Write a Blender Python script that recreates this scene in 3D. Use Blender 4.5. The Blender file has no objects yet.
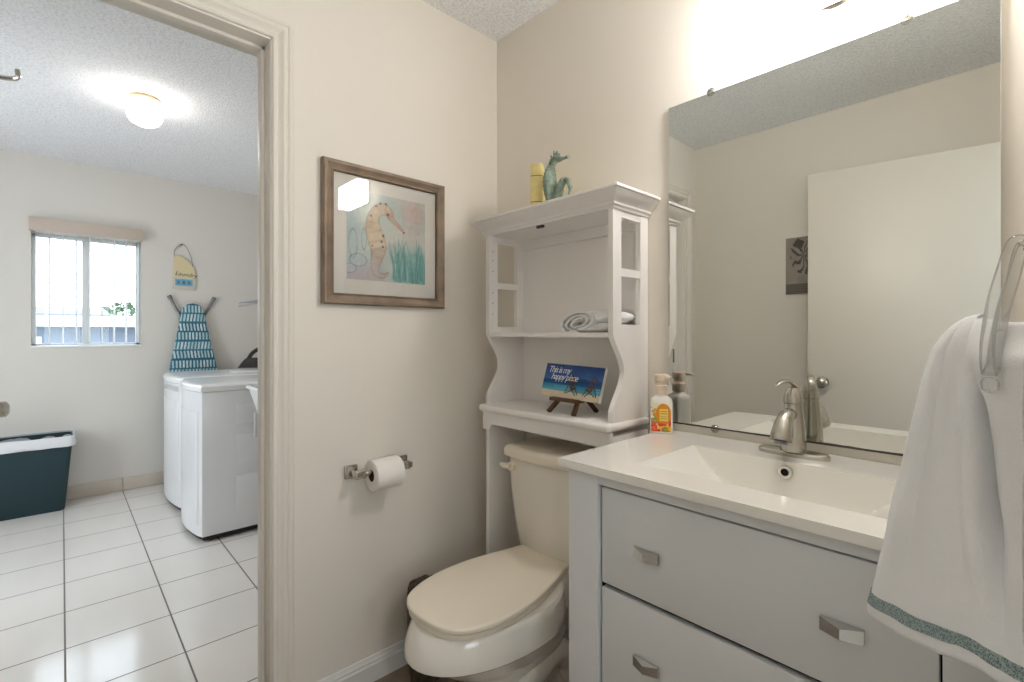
import bpy, bmesh, math, random
import numpy as np
from mathutils import Vector, Matrix, noise
random.seed(7)
PI = math.pi
S = bpy.context.scene
COL = S.collection

# ------------------------------------------------------------------ camera, sky, exposure
cam_d = bpy.data.cameras.new('camera'); cam = bpy.data.objects.new('camera', cam_d); COL.objects.link(cam)
cam.location = (1.553, -1.358, 1.194)
cam.rotation_euler = (PI / 2, 0, math.radians(47.06))
cam_d.sensor_fit = 'HORIZONTAL'; cam_d.sensor_width = 36.0
cam_d.lens = 483.8 / 1024 * 36.0
cam_d.shift_y = -(341.0 - 334.16) / 1024
cam_d.clip_start = 0.01; cam_d.clip_end = 200
S.camera = cam

W = bpy.data.worlds.new('sky'); S.world = W; W.use_nodes = True
wn = W.node_tree.nodes; wn.clear()
w_out = wn.new('ShaderNodeOutputWorld'); w_bg = wn.new('ShaderNodeBackground')
w_bg.inputs[0].default_value = (0.83, 0.92, 1.0, 1); w_bg.inputs[1].default_value = 6.5
W.node_tree.links.new(w_bg.outputs[0], w_out.inputs[0])

S.view_settings.view_transform = 'Standard'; S.view_settings.look = 'None'
S.view_settings.gamma = 1.0; S.view_settings.use_curve_mapping = False
S.view_settings.exposure = 0.0
S.cycles.use_denoising = True
S.cycles.max_bounces = 10; S.cycles.diffuse_bounces = 6; S.cycles.glossy_bounces = 6; S.cycles.transmission_bounces = 8
S.cycles.sample_clamp_indirect = 6.0
S.cycles.caustics_reflective = False; S.cycles.caustics_refractive = False

SCONCE_E = 58.0      # frosted glass shade above the mirror
GLOBE_E = 22.0       # globe on the laundry ceiling

def area_light(name, loc, rot, sx, sy, power, color, portal=False):
    l = bpy.data.lights.new(name, 'AREA'); l.shape = 'RECTANGLE'; l.size = sx; l.size_y = sy
    l.energy = power; l.color = color
    o = bpy.data.objects.new(name, l); COL.objects.link(o); o.location = loc; o.rotation_euler = rot
    if portal: l.cycles.is_portal = True
    return o
area_light('hall_fill_portal', (3.15, -1.10, 1.50), (0, PI / 2, 0), 1.0, 1.5, 1, (1, 1, 1), True)
area_light('laundry_daylight_portal', (-1.85, -2.75, 1.20), (PI / 2, 0, 0), 0.9, 1.8, 1, (1, 1, 1), True)
area_light('window_sky_portal', (-3.40, -1.21, 1.51), (0, -PI / 2, 0), 0.80, 0.62, 1, (1, 1, 1), True)

# ------------------------------------------------------------------ materials
def lin(c):
    return tuple(((x / 255.0) / 12.92 if x / 255.0 <= 0.04045 else ((x / 255.0 + 0.055) / 1.055) ** 2.4) for x in c)
def mat(name, rgb, rough=0.5, metal=0.0, bump=0.0, bscale=60.0, var=0.0, vscale=4.0, spec=0.5, coat=0.0, sheen=0.0, emit=None, es=0.0, bdist=0.002):
    m = bpy.data.materials.new(name); m.use_nodes = True
    nt = m.node_tree; b = nt.nodes['Principled BSDF']
    c = lin(rgb) + (1,)
    b.inputs['Base Color'].default_value = c
    b.inputs['Roughness'].default_value = rough; b.inputs['Metallic'].default_value = metal
    b.inputs['Specular IOR Level'].default_value = spec
    b.inputs['Coat Weight'].default_value = coat; b.inputs['Sheen Weight'].default_value = sheen
    tc = nt.nodes.new('ShaderNodeTexCoord')
    if var > 0:
        n = nt.nodes.new('ShaderNodeTexNoise'); n.inputs['Scale'].default_value = vscale; n.inputs['Detail'].default_value = 4
        r = nt.nodes.new('ShaderNodeValToRGB')
        r.color_ramp.elements[0].position = 0.3; r.color_ramp.elements[1].position = 0.7
        r.color_ramp.elements[0].color = tuple(x * (1 - var) for x in c[:3]) + (1,)
        r.color_ramp.elements[1].color = tuple(min(1, x * (1 + var)) for x in c[:3]) + (1,)
        nt.links.new(tc.outputs['Object'], n.inputs['Vector']); nt.links.new(n.outputs['Fac'], r.inputs['Fac'])
        nt.links.new(r.outputs['Color'], b.inputs['Base Color'])
    if bump > 0:
        n = nt.nodes.new('ShaderNodeTexNoise'); n.inputs['Scale'].default_value = bscale; n.inputs['Detail'].default_value = 3
        bp = nt.nodes.new('ShaderNodeBump'); bp.inputs['Strength'].default_value = bump; bp.inputs['Distance'].default_value = bdist
        nt.links.new(tc.outputs['Object'], n.inputs['Vector']); nt.links.new(n.outputs['Fac'], bp.inputs['Height'])
        nt.links.new(bp.outputs['Normal'], b.inputs['Normal'])
    if emit:
        b.inputs['Emission Color'].default_value = lin(emit) + (1,); b.inputs['Emission Strength'].default_value = es
    return m
def paint_mat(name, rough=0.6, spec=0.3, coat=0.0):
    m = bpy.data.materials.new(name); m.use_nodes = True
    nt = m.node_tree; b = nt.nodes['Principled BSDF']
    a = nt.nodes.new('ShaderNodeAttribute'); a.attribute_name = 'paint'
    nt.links.new(a.outputs['Color'], b.inputs['Base Color'])
    b.inputs['Roughness'].default_value = rough; b.inputs['Specular IOR Level'].default_value = spec; b.inputs['Coat Weight'].default_value = coat
    return m
def pane_mat(name, tint=(1, 1, 1), ior=1.45, rough=0.0, refl=1.0):
    m = bpy.data.materials.new(name); m.use_nodes = True
    nt = m.node_tree; nt.nodes.clear()
    o = nt.nodes.new('ShaderNodeOutputMaterial'); mx = nt.nodes.new('ShaderNodeMixShader')
    t = nt.nodes.new('ShaderNodeBsdfTransparent'); t.inputs[0].default_value = tint + (1,)
    g = nt.nodes.new('ShaderNodeBsdfGlossy'); g.inputs['Roughness'].default_value = rough
    f = nt.nodes.new('ShaderNodeFresnel'); f.inputs['IOR'].default_value = ior
    k = nt.nodes.new('ShaderNodeMath'); k.operation = 'MULTIPLY'; k.inputs[1].default_value = refl
    nt.links.new(f.outputs[0], k.inputs[0]); nt.links.new(k.outputs[0], mx.inputs[0])
    nt.links.new(t.outputs[0], mx.inputs[1]); nt.links.new(g.outputs[0], mx.inputs[2]); nt.links.new(mx.outputs[0], o.inputs[0])
    return m
def popcorn(name, rgb):
    m = mat(name, rgb, 0.95, bump=0.8, bscale=120, bdist=0.008, spec=0.1)
    nt = m.node_tree; b = nt.nodes['Principled BSDF']; tc = nt.nodes['Texture Coordinate']
    n = nt.nodes.new('ShaderNodeTexNoise'); n.inputs['Scale'].default_value = 95; n.inputs['Detail'].default_value = 2
    r = nt.nodes.new('ShaderNodeValToRGB'); c = lin(rgb)
    r.color_ramp.elements[0].position = 0.36; r.color_ramp.elements[1].position = 0.56
    r.color_ramp.elements[0].color = tuple(x * 0.86 for x in c) + (1,); r.color_ramp.elements[1].color = c + (1,)
    nt.links.new(tc.outputs['Object'], n.inputs['Vector']); nt.links.new(n.outputs['Fac'], r.inputs['Fac'])
    nt.links.new(r.outputs['Color'], b.inputs['Base Color'])
    return m
def tiles(name, rgb, grout, size, ox, oy, gw, rough, var):
    """square floor tiles, joints at ox + k*size, oy + k*size"""
    m = bpy.data.materials.new(name); m.use_nodes = True
    nt = m.node_tree; b = nt.nodes['Principled BSDF']; N = nt.nodes.new; L = nt.links.new
    tc = N('ShaderNodeTexCoord'); sp = N('ShaderNodeSeparateXYZ'); L(tc.outputs['Object'], sp.inputs[0])
    def M(op, a, bb=None):
        n = N('ShaderNodeMath'); n.operation = op
        for i, v in enumerate((a, bb)):
            if v is None: continue
            if isinstance(v, (int, float)): n.inputs[i].default_value = v
            else: L(v, n.inputs[i])
        return n.outputs[0]
    ds = []; ids = []
    for k, off in ((0, ox), (1, oy)):
        u = M('DIVIDE', M('SUBTRACT', sp.outputs[k], off), size)
        ids.append(M('FLOOR', u)); fr = M('FRACT', u)
        ds.append(M('MINIMUM', fr, M('SUBTRACT', 1.0, fr)))
    d = M('MULTIPLY', M('MINIMUM', ds[0], ds[1]), size)
    g = M('LESS_THAN', d, gw / 2)
    n1 = N('ShaderNodeTexNoise'); n1.inputs['Scale'].default_value = 3.0; n1.inputs['Detail'].default_value = 5
    mp = N('ShaderNodeMapping'); mp.inputs['Scale'].default_value = (1, 3.5, 1); L(tc.outputs['Object'], mp.inputs[0]); L(mp.outputs[0], n1.inputs['Vector'])
    cb = N('ShaderNodeCombineXYZ'); L(ids[0], cb.inputs[0]); L(ids[1], cb.inputs[1])
    wn_ = N('ShaderNodeTexWhiteNoise'); L(cb.outputs[0], wn_.inputs['Vector'])
    t = M('ADD', M('MULTIPLY', M('SUBTRACT', n1.outputs['Fac'], 0.5), 2 * var), M('MULTIPLY', M('SUBTRACT', wn_.outputs['Value'], 0.5), var * 0.5))
    hv = N('ShaderNodeHueSaturation'); hv.inputs['Color'].default_value = lin(rgb) + (1,); L(M('ADD', 1.0, t), hv.inputs['Value'])
    mx = N('ShaderNodeMix'); mx.data_type = 'RGBA'; L(g, mx.inputs[0]); L(hv.outputs[0], mx.inputs[6]); mx.inputs[7].default_value = lin(grout) + (1,)
    L(mx.outputs[2], b.inputs['Base Color'])
    L(M('ADD', rough, M('MULTIPLY', g, 0.5)), b.inputs['Roughness'])
    bp = N('ShaderNodeBump'); bp.inputs['Strength'].default_value = 0.4; bp.inputs['Distance'].default_value = 0.002; L(M('SUBTRACT', 1.0, g), bp.inputs['Height'])
    L(bp.outputs[0], b.inputs['Normal'])
    return m

M = {}
M['wall'] = mat('wall_paint', (231, 225, 215), 0.62, bump=0.12, bscale=90, spec=0.3)
M['wall_laundry'] = mat('laundry_wall_paint', (222, 217, 209), 0.7, bump=0.12, bscale=90, spec=0.3)
M['trim'] = mat('trim_paint', (228, 222, 212), 0.4, spec=0.4)
M['base'] = mat('baseboard_paint', (226, 224, 220), 0.4)
M['ceil'] = popcorn('bath_ceiling_texture', (248, 250, 252))
M['ceil2'] = popcorn('popcorn_ceiling', (244, 244, 246))
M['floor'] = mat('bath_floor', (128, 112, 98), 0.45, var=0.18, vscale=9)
M['tile'] = tiles('glazed_floor_tile', (234, 229, 223), (120, 112, 106), 0.331, -0.612, -1.018, 0.006, 0.13, 0.045)
M['basetile'] = mat('base_tile', (206, 194, 180), 0.35, var=0.05)
M['grout'] = mat('grout', (140, 130, 122), 0.9)
M['door'] = mat('door_paint', (218, 212, 201), 0.38)
M['white'] = mat('white_paint', (243, 240, 237), 0.38)
M['vanity'] = mat('vanity_paint', (226, 228, 230), 0.4)
M['gap'] = mat('dark_gap', (18, 15, 12), 0.9)
M['ceramic'] = mat('ceramic', (238, 233, 224), 0.10, coat=0.4)
M['seat'] = mat('seat_plastic', (236, 226, 209), 0.28)
M['sink'] = mat('sink_ceramic', (243, 240, 233), 0.10, coat=0.3)
M['chrome'] = mat('chrome', (215, 212, 205), 0.10, 1.0)
M['nickel'] = mat('brushed_nickel', (186, 182, 172), 0.22, 1.0)
M['handle'] = mat('satin_chrome', (205, 205, 203), 0.24, 1.0)
M['mirror'] = mat('mirror_silver', (228, 230, 226), 0.0, 1.0)
M['edge'] = mat('mirror_edge', (60, 56, 46), 0.4)
M['frame'] = mat('weathered_wood', (126, 108, 90), 0.55, var=0.28, vscale=14, bump=0.3, bscale=40)
M['mat'] = mat('mat_board', (240, 234, 222), 0.8)
M['paint'] = paint_mat('painted_print')
M['cloth_paint'] = paint_mat('printed_cloth', 0.9, 0.1)
M['glass'] = pane_mat('picture_glass', (1, 1, 1), 1.5)
M['window_glass'] = pane_mat('window_glass', (0.97, 0.99, 1.0), 1.3)
M['clear'] = pane_mat('clear_acrylic', (0.985, 0.985, 0.98), 1.35, 0.08, 0.7)
def _milky(m, f):
    nt = m.node_tree; o = nt.nodes['Material Output']; sh = o.inputs[0].links[0].from_socket
    d = nt.nodes.new('ShaderNodeBsdfDiffuse'); d.inputs[0].default_value = (.9, .9, .9, 1)
    x = nt.nodes.new('ShaderNodeMixShader'); x.inputs[0].default_value = f
    nt.links.new(sh, x.inputs[1]); nt.links.new(d.outputs[0], x.inputs[2]); nt.links.new(x.outputs[0], o.inputs[0])
_milky(M['clear'], 0.12)
M['clip'] = pane_mat('clear_plastic', (0.85, 0.85, 0.82), 1.5, 0.1, 3.0)
M['paper'] = mat('tissue_paper', (244, 240, 234), 0.95, bump=0.2, bscale=200)
M['card'] = mat('cardboard', (70, 55, 42), 0.9)
M['towel'] = mat('terry_cloth', (243, 243, 244), 1.0, bump=0.4, bscale=700, sheen=0.3, spec=0.1, bdist=0.003)
M['band'] = mat('embroidery', (104, 124, 124), 0.9)
def _band():
    nt = M['band'].node_tree; b = nt.nodes['Principled BSDF']; tc = nt.nodes['Texture Coordinate']
    v = nt.nodes.new('ShaderNodeTexVoronoi'); v.inputs['Scale'].default_value = 620; r = nt.nodes.new('ShaderNodeValToRGB')
    r.color_ramp.elements[0].position = 0.25; r.color_ramp.elements[1].position = 0.6
    r.color_ramp.elements[0].color = lin((76, 96, 98)) + (1,); r.color_ramp.elements[1].color = lin((160, 176, 176)) + (1,)
    nt.links.new(tc.outputs['Object'], v.inputs['Vector']); nt.links.new(v.outputs['Distance'], r.inputs['Fac']); nt.links.new(r.outputs['Color'], b.inputs['Base Color'])
_band()
M['darkwood'] = mat('dark_wood', (92, 62, 36), 0.5, var=0.2, vscale=30)
M['canvas'] = mat('canvas_edge', (225, 222, 214), 0.8)
M['yellow'] = mat('yellow_cloth', (232, 214, 148), 0.6, var=0.06, vscale=40)
M['pages'] = mat('book_board', (150, 122, 60), 0.7)
M['verdigris'] = mat('verdigris', (122, 138, 124), 0.6, var=0.35, vscale=55, bump=0.5, bscale=120)
M['bottle'] = mat('soap_bottle_plastic', (236, 234, 226), 0.25)
M['pump'] = mat('pump_plastic', (233, 214, 196), 0.35)
M['washer'] = mat('white_enamel', (228, 229, 231), 0.22)
M['washer_top'] = mat('white_plastic', (238, 238, 238), 0.2)
M['grayplastic'] = mat('grey_plastic', (190, 192, 194), 0.35)
M['steel'] = mat('grey_steel', (128, 128, 130), 0.4, 0.6)
M['black'] = mat('black_plastic', (40, 36, 34), 0.4)
M['bin'] = mat('teal_plastic', (24, 52, 58), 0.5, bump=0.2, bscale=150)
M['bag'] = mat('bin_liner', (226, 226, 228), 0.45, bump=0.4, bscale=30)
M['baggrey'] = mat('bin_liner_shaded', (172, 175, 176), 0.5, bump=0.4, bscale=30)  # greyer copy of the liner colour, paints the shade inside the bin
M['blind'] = mat('blind_vinyl', (240, 240, 238), 0.5)
M['valance'] = mat('valance_cloth', (198, 182, 168), 0.7)
M['alu'] = mat('window_frame_paint', (244, 246, 248), 0.3)
M['signwood'] = mat('sign_wood', (206, 200, 184), 0.7)
M['signcream'] = mat('sign_cream_paint', (222, 206, 164), .7)
M['signblue'] = mat('sign_blue_paint', (110, 172, 204), .7, var=.15, vscale=60)
M['ink'] = mat('ink', (60, 58, 56), 0.8)
M['whiteink'] = mat('white_ink', (240, 242, 246), 0.7)
M['wire'] = mat('coated_wire', (170, 170, 170), 0.4)
M['tan'] = mat('tan_metal', (214, 186, 150), 0.4)
M['brown'] = mat('brown_wicker', (62, 52, 40), 0.7, var=0.45, vscale=45, bump=1.0, bscale=60, bdist=0.006)
M['rubber'] = mat('black_rubber', (30, 30, 30), 0.8)
M['house'] = mat('house_wall', (112, 120, 134), 0.9)
M['roof'] = mat('grey_roof', (96, 102, 108), 0.9)
M['leaf'] = mat('leaves', (92, 112, 88), 0.9, var=0.4, vscale=6)
M['ground'] = mat('ground_concrete', (170, 170, 166), 0.95)
def glow(name, rgb, s):
    return mat(name, (250, 246, 238), 0.3, emit=rgb, es=s)
M['shade'] = glow('frosted_glass_lit', (255, 251, 247), SCONCE_E)
M['globe'] = glow('opal_globe_lit', (255, 248, 240), GLOBE_E)

def _translucent(m, f):
    nt = m.node_tree; b = nt.nodes['Principled BSDF']; o = nt.nodes['Material Output']
    t = nt.nodes.new('ShaderNodeBsdfTranslucent'); t.inputs[0].default_value = b.inputs['Base Color'].default_value
    x = nt.nodes.new('ShaderNodeMixShader'); x.inputs[0].default_value = f
    nt.links.new(b.outputs[0], x.inputs[1]); nt.links.new(t.outputs[0], x.inputs[2]); nt.links.new(x.outputs[0], o.inputs[0])
_translucent(M['blind'], 0.5)

# ------------------------------------------------------------------ builders
WL = {}
def finish(name, bm, mats, parent=None, loc=(0, 0, 0), smooth=True, ang=35):
    """link a bmesh (world coordinates) as ONE mesh object, its origin at loc or at its parent's base"""
    base = WL[parent.name] if parent is not None else Vector(loc)
    bmesh.ops.translate(bm, verts=bm.verts, vec=-base)
    bmesh.ops.recalc_face_normals(bm, faces=bm.faces)
    me = bpy.data.meshes.new(name); bm.to_mesh(me); bm.free()
    for m in (mats if isinstance(mats, (list, tuple)) else [mats]): me.materials.append(M[m])
    o = bpy.data.objects.new(name, me); COL.objects.link(o)
    if parent is not None: o.parent = parent
    else: o.location = base
    WL[o.name] = base
    if smooth:
        me.polygons.foreach_set('use_smooth', [True] * len(me.polygons))
        me.set_sharp_from_angle(angle=math.radians(ang))
    return o
def thing(name, label, cat, loc, group=None):
    o = bpy.data.objects.new(name, None); COL.objects.link(o); o.location = loc; o.empty_display_size = 0.05
    o['label'] = label; o['category'] = cat
    if group: o['group'] = group
    WL[o.name] = Vector(loc); return o
def tag(o, label, cat, group=None):
    o['label'] = label; o['category'] = cat
    if group: o['group'] = group
    return o
def struct(o, label=None, cat=None):
    o['kind'] = 'structure'
    if label: o['label'] = label
    if cat: o['category'] = cat
    return o
def NB(): return bmesh.new()
def box(bm, x0, x1, y0, y1, z0, z1, bev=0.0, seg=2, mi=0, xf=None):
    r = bmesh.ops.create_cube(bm, size=1.0); vs = r['verts']
    for v in vs:
        v.co = Vector((x0 + (v.co.x + .5) * (x1 - x0), y0 + (v.co.y + .5) * (y1 - y0), z0 + (v.co.z + .5) * (z1 - z0)))
    fs = list({f for v in vs for f in v.link_faces})
    for f in fs: f.material_index = mi
    if bev > 0:
        es = list({e for v in vs for e in v.link_edges})
        rr = bmesh.ops.bevel(bm, geom=es, offset=bev, segments=seg, affect='EDGES', profile=0.5, clamp_overlap=True)
        vs = list({v for f in rr['faces'] for v in f.verts} | {v for v in vs if v.is_valid})
        for f in rr['faces']: f.material_index = mi
    if xf is not None:
        for v in vs: v.co = xf @ v.co
    return vs
def ringface(bm, vs, mi=0):
    try: f = bm.faces.new(vs); f.material_index = mi; return f
    except ValueError: return None
def loft(bm, rings, cap0=True, cap1=True, closed=True, mi=0):
    R = [[bm.verts.new(p) for p in r] for r in rings]; n = len(R[0])
    for a, b in zip(R[:-1], R[1:]):
        for i in range(n if closed else n - 1):
            j = (i + 1) % n; ringface(bm, (a[i], a[j], b[j], b[i]), mi)
    if cap0: ringface(bm, list(reversed(R[0])), mi)
    if cap1: ringface(bm, R[-1], mi)
    return R
def tube(bm, pts, r, seg=10, caps=True, closed=False, mi=0, flat=1.0):
    P = [Vector(p) for p in pts]; n = len(P); rings = []
    rs = [float(x) for x in np.interp(np.linspace(0, 1, n), np.linspace(0, 1, len(r)), r)] if isinstance(r, (list, tuple)) else [r] * n
    up = None
    for i in range(n):
        t = (P[(i + 1) % n] - P[i - 1]) if closed else (P[min(i + 1, n - 1)] - P[max(i - 1, 0)])
        t.normalize()
        if up is None: up = Vector((0, 0, 1)) if abs(t.z) < .9 else Vector((1, 0, 0))
        a = t.cross(up).normalized(); b = a.cross(t).normalized(); up = b
        rings.append([P[i] + rs[i] * (math.cos(k * 2 * PI / seg) * a + flat * math.sin(k * 2 * PI / seg) * b) for k in range(seg)])
    if closed: rings.append(rings[0])
    R = loft(bm, rings, caps and not closed, caps and not closed, mi=mi)
    if closed: bmesh.ops.remove_doubles(bm, verts=R[0] + R[-1], dist=1e-6)
    return R
def spline(pts, n=8):
    P = [Vector(p) for p in pts]; Q = [P[0] * 2 - P[1]] + P + [P[-1] * 2 - P[-2]]; out = []
    for i in range(1, len(Q) - 2):
        for k in range(n):
            t = k / n; a, b, c, d = Q[i - 1:i + 3]
            out.append(0.5 * (2 * b + (c - a) * t + (2 * a - 5 * b + 4 * c - d) * t * t + (3 * b - a - 3 * c + d) * t ** 3))
    out.append(P[-1]); return out
def lathe(bm, prof, c, seg=32, axis='z', sx=1.0, sy=1.0, mi=0, cap0=True, cap1=True):
    rings = []
    for r, h in prof:
        ring = []
        for k in range(seg):
            a = 2 * PI * k / seg; u, v = r * math.cos(a) * sx, r * math.sin(a) * sy
            p = {'z': (u, v, h), 'y': (u, h, v), 'x': (h, u, v)}[axis]
            ring.append(Vector(c) + Vector(p))
        rings.append(ring)
    return loft(bm, rings, cap0, cap1, mi=mi)
def prism(bm, poly, axis, lo, hi, bev=0.0, mi=0):
    def P(a, b, h): return {'x': (h, a, b), 'y': (a, h, b), 'z': (a, b, h)}[axis]
    R = loft(bm, [[P(a, b, lo) for a, b in poly], [P(a, b, hi) for a, b in poly]], mi=mi)
    if bev > 0:
        vs = R[0] + R[1]; es = list({e for v in vs for e in v.link_edges if e.other_vert(v) in vs})
        bmesh.ops.bevel(bm, geom=es, offset=bev, segments=2, affect='EDGES', profile=0.5, clamp_overlap=True)
    return R
def sweep(bm, prof, path, mi=0, cap=True):
    """profile points (a, z) swept along a horizontal path of (x, y, outward dx, dy) corners"""
    loft(bm, [[(x + a * dx, y + a * dy, z) for a, z in prof] for x, y, dx, dy in path], cap, cap, mi=mi)
def plate(bm, w, h, d, origin, U, V, mi=0):
    """box spanned by w*U, h*V and thickness d along UxV behind origin"""
    U = Vector(U).normalized(); V = Vector(V).normalized(); N = U.cross(V); o = Vector(origin)
    q = [o, o + U * w, o + U * w + V * h, o + V * h]
    loft(bm, [[p - N * d for p in q], q], mi=mi)
def painted(name, origin, U, V, w, h, nx, ny, fn, parent, m='paint', thick=0.001):
    """a thin printed sheet: grid of nx x ny colours from fn(u, v) with sides, facing UxV"""
    U = Vector(U).normalized(); V = Vector(V).normalized(); N = U.cross(V); o = Vector(origin)
    base = WL[parent.name]
    vs = []; cols = []
    for j in range(ny + 1):
        for i in range(nx + 1):
            u, v = i / nx, j / ny
            vs.append(o + U * (w * u) + V * (h * v) - base); cols.append(lin([max(0, min(255, c)) for c in fn(u, v)]) + (1,))
    fs = [(j * (nx + 1) + i, j * (nx + 1) + i + 1, (j + 1) * (nx + 1) + i + 1, (j + 1) * (nx + 1) + i) for j in range(ny) for i in range(nx)]
    k = len(vs)
    cor = [0, nx, ny * (nx + 1) + nx, ny * (nx + 1)]
    for c in cor: vs.append(vs[c] - N * thick); cols.append(cols[c])
    fs += [(k, k + 3, k + 2, k + 1)]
    bnd = [list(range(nx + 1)), [j * (nx + 1) + nx for j in range(ny + 1)], [ny * (nx + 1) + i for i in range(nx, -1, -1)], [j * (nx + 1) for j in range(ny, -1, -1)]]
    for e in range(4): fs.append([k + e] + [k + (e + 1) % 4] + list(reversed(bnd[e])))
    me = bpy.data.meshes.new(name); me.from_pydata([tuple(v) for v in vs], [], fs)
    at = me.color_attributes.new('paint', 'FLOAT_COLOR', 'POINT')
    at.data.foreach_set('color', np.array(cols, dtype=np.float32).ravel())
    me.materials.append(M[m]); ob = bpy.data.objects.new(name, me); COL.objects.link(ob); ob.parent = parent; WL[ob.name] = base
    return ob
def lettering(name, text, size, origin, U, V, parent, m, depth=0.0006, shear=0.0, align='LEFT', space=1.0):
    cu = bpy.data.curves.new(name, 'FONT'); cu.body = text; cu.size = size; cu.extrude = depth; cu.shear = shear; cu.align_x = align
    cu.space_character = space; cu.resolution_u = 3
    t = bpy.data.objects.new(name, cu); COL.objects.link(t)
    dg = bpy.context.evaluated_depsgraph_get(); dg.update()
    me = bpy.data.meshes.new_from_object(t.evaluated_get(dg)); bpy.data.objects.remove(t)
    U = Vector(U).normalized(); V = Vector(V).normalized(); N = U.cross(V)
    base = WL[parent.name]; o = Vector(origin) - base
    for v in me.vertices: v.co = o + U * v.co.x + V * v.co.y + N * v.co.z
    me.materials.clear(); me.materials.append(M[m]); me.name = name
    ob = bpy.data.objects.new(name, me); COL.objects.link(ob); ob.parent = parent; WL[ob.name] = base
    return ob
def sst(a, b, x):
    t = max(0.0, min(1.0, (x - a) / (b - a))); return t * t * (3 - 2 * t)
def mixc(a, b, t): return tuple(x + (y - x) * t for x, y in zip(a, b))
def nz(x, y, s=1.0, z=0.0): return noise.noise(Vector((x * s, y * s, z)))

# ------------------------------------------------------------------ the setting
H = 2.44
XR = 1.56                                    # right wall of the bathroom
YF = -1.80                                   # wall facing the mirror
XW = -3.175                                  # far wall of the laundry
YL = 0.06                                    # wall behind the washers
DY0, DY1, DZ = -1.665, -0.890, 2.092         # doorway between bathroom and laundry

bm = NB(); box(bm, -0.12, 0.0, DY1, YL + 0.1, 0, H); box(bm, -0.12, 0.0, -2.6, DY0, 0, H); box(bm, -0.12, 0.0, DY0, DY1, DZ, H)
struct(finish('wall_left', bm, 'wall', smooth=False), 'cream bathroom wall with the picture and doorway', 'wall')
bm = NB(); box(bm, 0.0, XR + 0.1, 0.0, 0.12, 0, H)
struct(finish('wall_back', bm, 'wall', smooth=False), 'cream bathroom wall behind the mirror and toilet', 'wall')
bm = NB(); box(bm, XR, XR + 0.1, -0.80, 0.0, 0, H); box(bm, XR, XR + 0.1, YF, -1.67, 0, H); box(bm, XR, XR + 0.1, -1.67, -0.80, 2.06, H)
struct(finish('wall_right', bm, 'wall', smooth=False), 'bathroom wall beside the vanity where the towel hangs', 'wall')
bm = NB(); box(bm, 0.0, XR + 0.1, YF - 0.1, YF, 0, H)
struct(finish('wall_front', bm, 'wall', smooth=False), 'cream wall seen in the mirror behind the open door', 'wall')
bm = NB(); box(bm, 0.0, XR + 0.1, YF, 0.0, H, H + 0.08)
struct(finish('ceiling_bathroom', bm, 'ceil', smooth=False), 'white textured bathroom ceiling', 'ceiling')
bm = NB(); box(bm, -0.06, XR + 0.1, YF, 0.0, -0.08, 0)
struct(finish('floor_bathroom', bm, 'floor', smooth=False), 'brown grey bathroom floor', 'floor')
# laundry
bm = NB(); WY0, WY1, WZ0, WZ1 = -1.515, -0.905, 1.105, 1.915
box(bm, XW - 0.2, XW, -2.6, WY0, 0, H); box(bm, XW - 0.2, XW, WY1, YL + 0.1, 0, H); box(bm, XW - 0.2, XW, WY0, WY1, 0, WZ0); box(bm, XW - 0.2, XW, WY0, WY1, WZ1, H)
struct(finish('wall_laundry_far', bm, 'wall_laundry', smooth=False), 'off white laundry wall with the window', 'wall')
bm = NB(); box(bm, XW - 0.2, -0.12, YL, YL + 0.1, 0, H)
struct(finish('wall_laundry_right', bm, 'wall_laundry', smooth=False), 'laundry wall behind the washing machines', 'wall')
bm = NB(); box(bm, XW - 0.2, -2.3, -2.7, -2.6, 0, H); box(bm, -1.4, 0.0, -2.7, -2.6, 0, H); box(bm, -2.3, -1.4, -2.7, -2.6, 2.1, H); box(bm, -2.3, -1.4, -2.7, -2.6, 0, .3)
struct(finish('wall_laundry_left', bm, 'wall_laundry', smooth=False), 'laundry wall opposite the washing machines', 'wall')
bm = NB(); box(bm, XW - 0.2, 0.0, -2.7, YL + 0.1, H, H + 0.08)
struct(finish('ceiling_laundry', bm, 'ceil2', smooth=False), 'white popcorn laundry ceiling', 'ceiling')
bm = NB(); box(bm, XW - 0.2, -0.06, -2.7, YL + 0.1, -0.08, 0)
struct(finish('floor_laundry', bm, 'tile', smooth=False), 'glossy pale square floor tiles in the laundry', 'floor')
bm = NB()
for k in range(-9, 2):
    y0 = -1.018 + k * 0.331 * 1.0
    a, b = max(y0 + 0.002, -2.59), min(y0 + 0.329, YL)
    if b > a: box(bm, XW, XW + 0.010, a, b, 0.003, 0.10, 0.0015)
struct(finish('baseboard_laundry', bm, 'basetile'), 'beige tile baseboard along the laundry wall', 'baseboard')
bm = NB(); [box(bm, x - .025, x + .025, -2.67, -2.63, .3, 2.1) for x in (-2.275, -1.425)]; [box(bm, -2.3, -1.4, -2.67, -2.63, z - .025, z + .025) for z in (.325, 2.075)]  # framed opening added out of view for daylight from the left
struct(finish('laundry_daylight_frame', bm, 'alu'), 'unseen opening added out of frame to let daylight into the laundry from the left', 'door')
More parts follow.
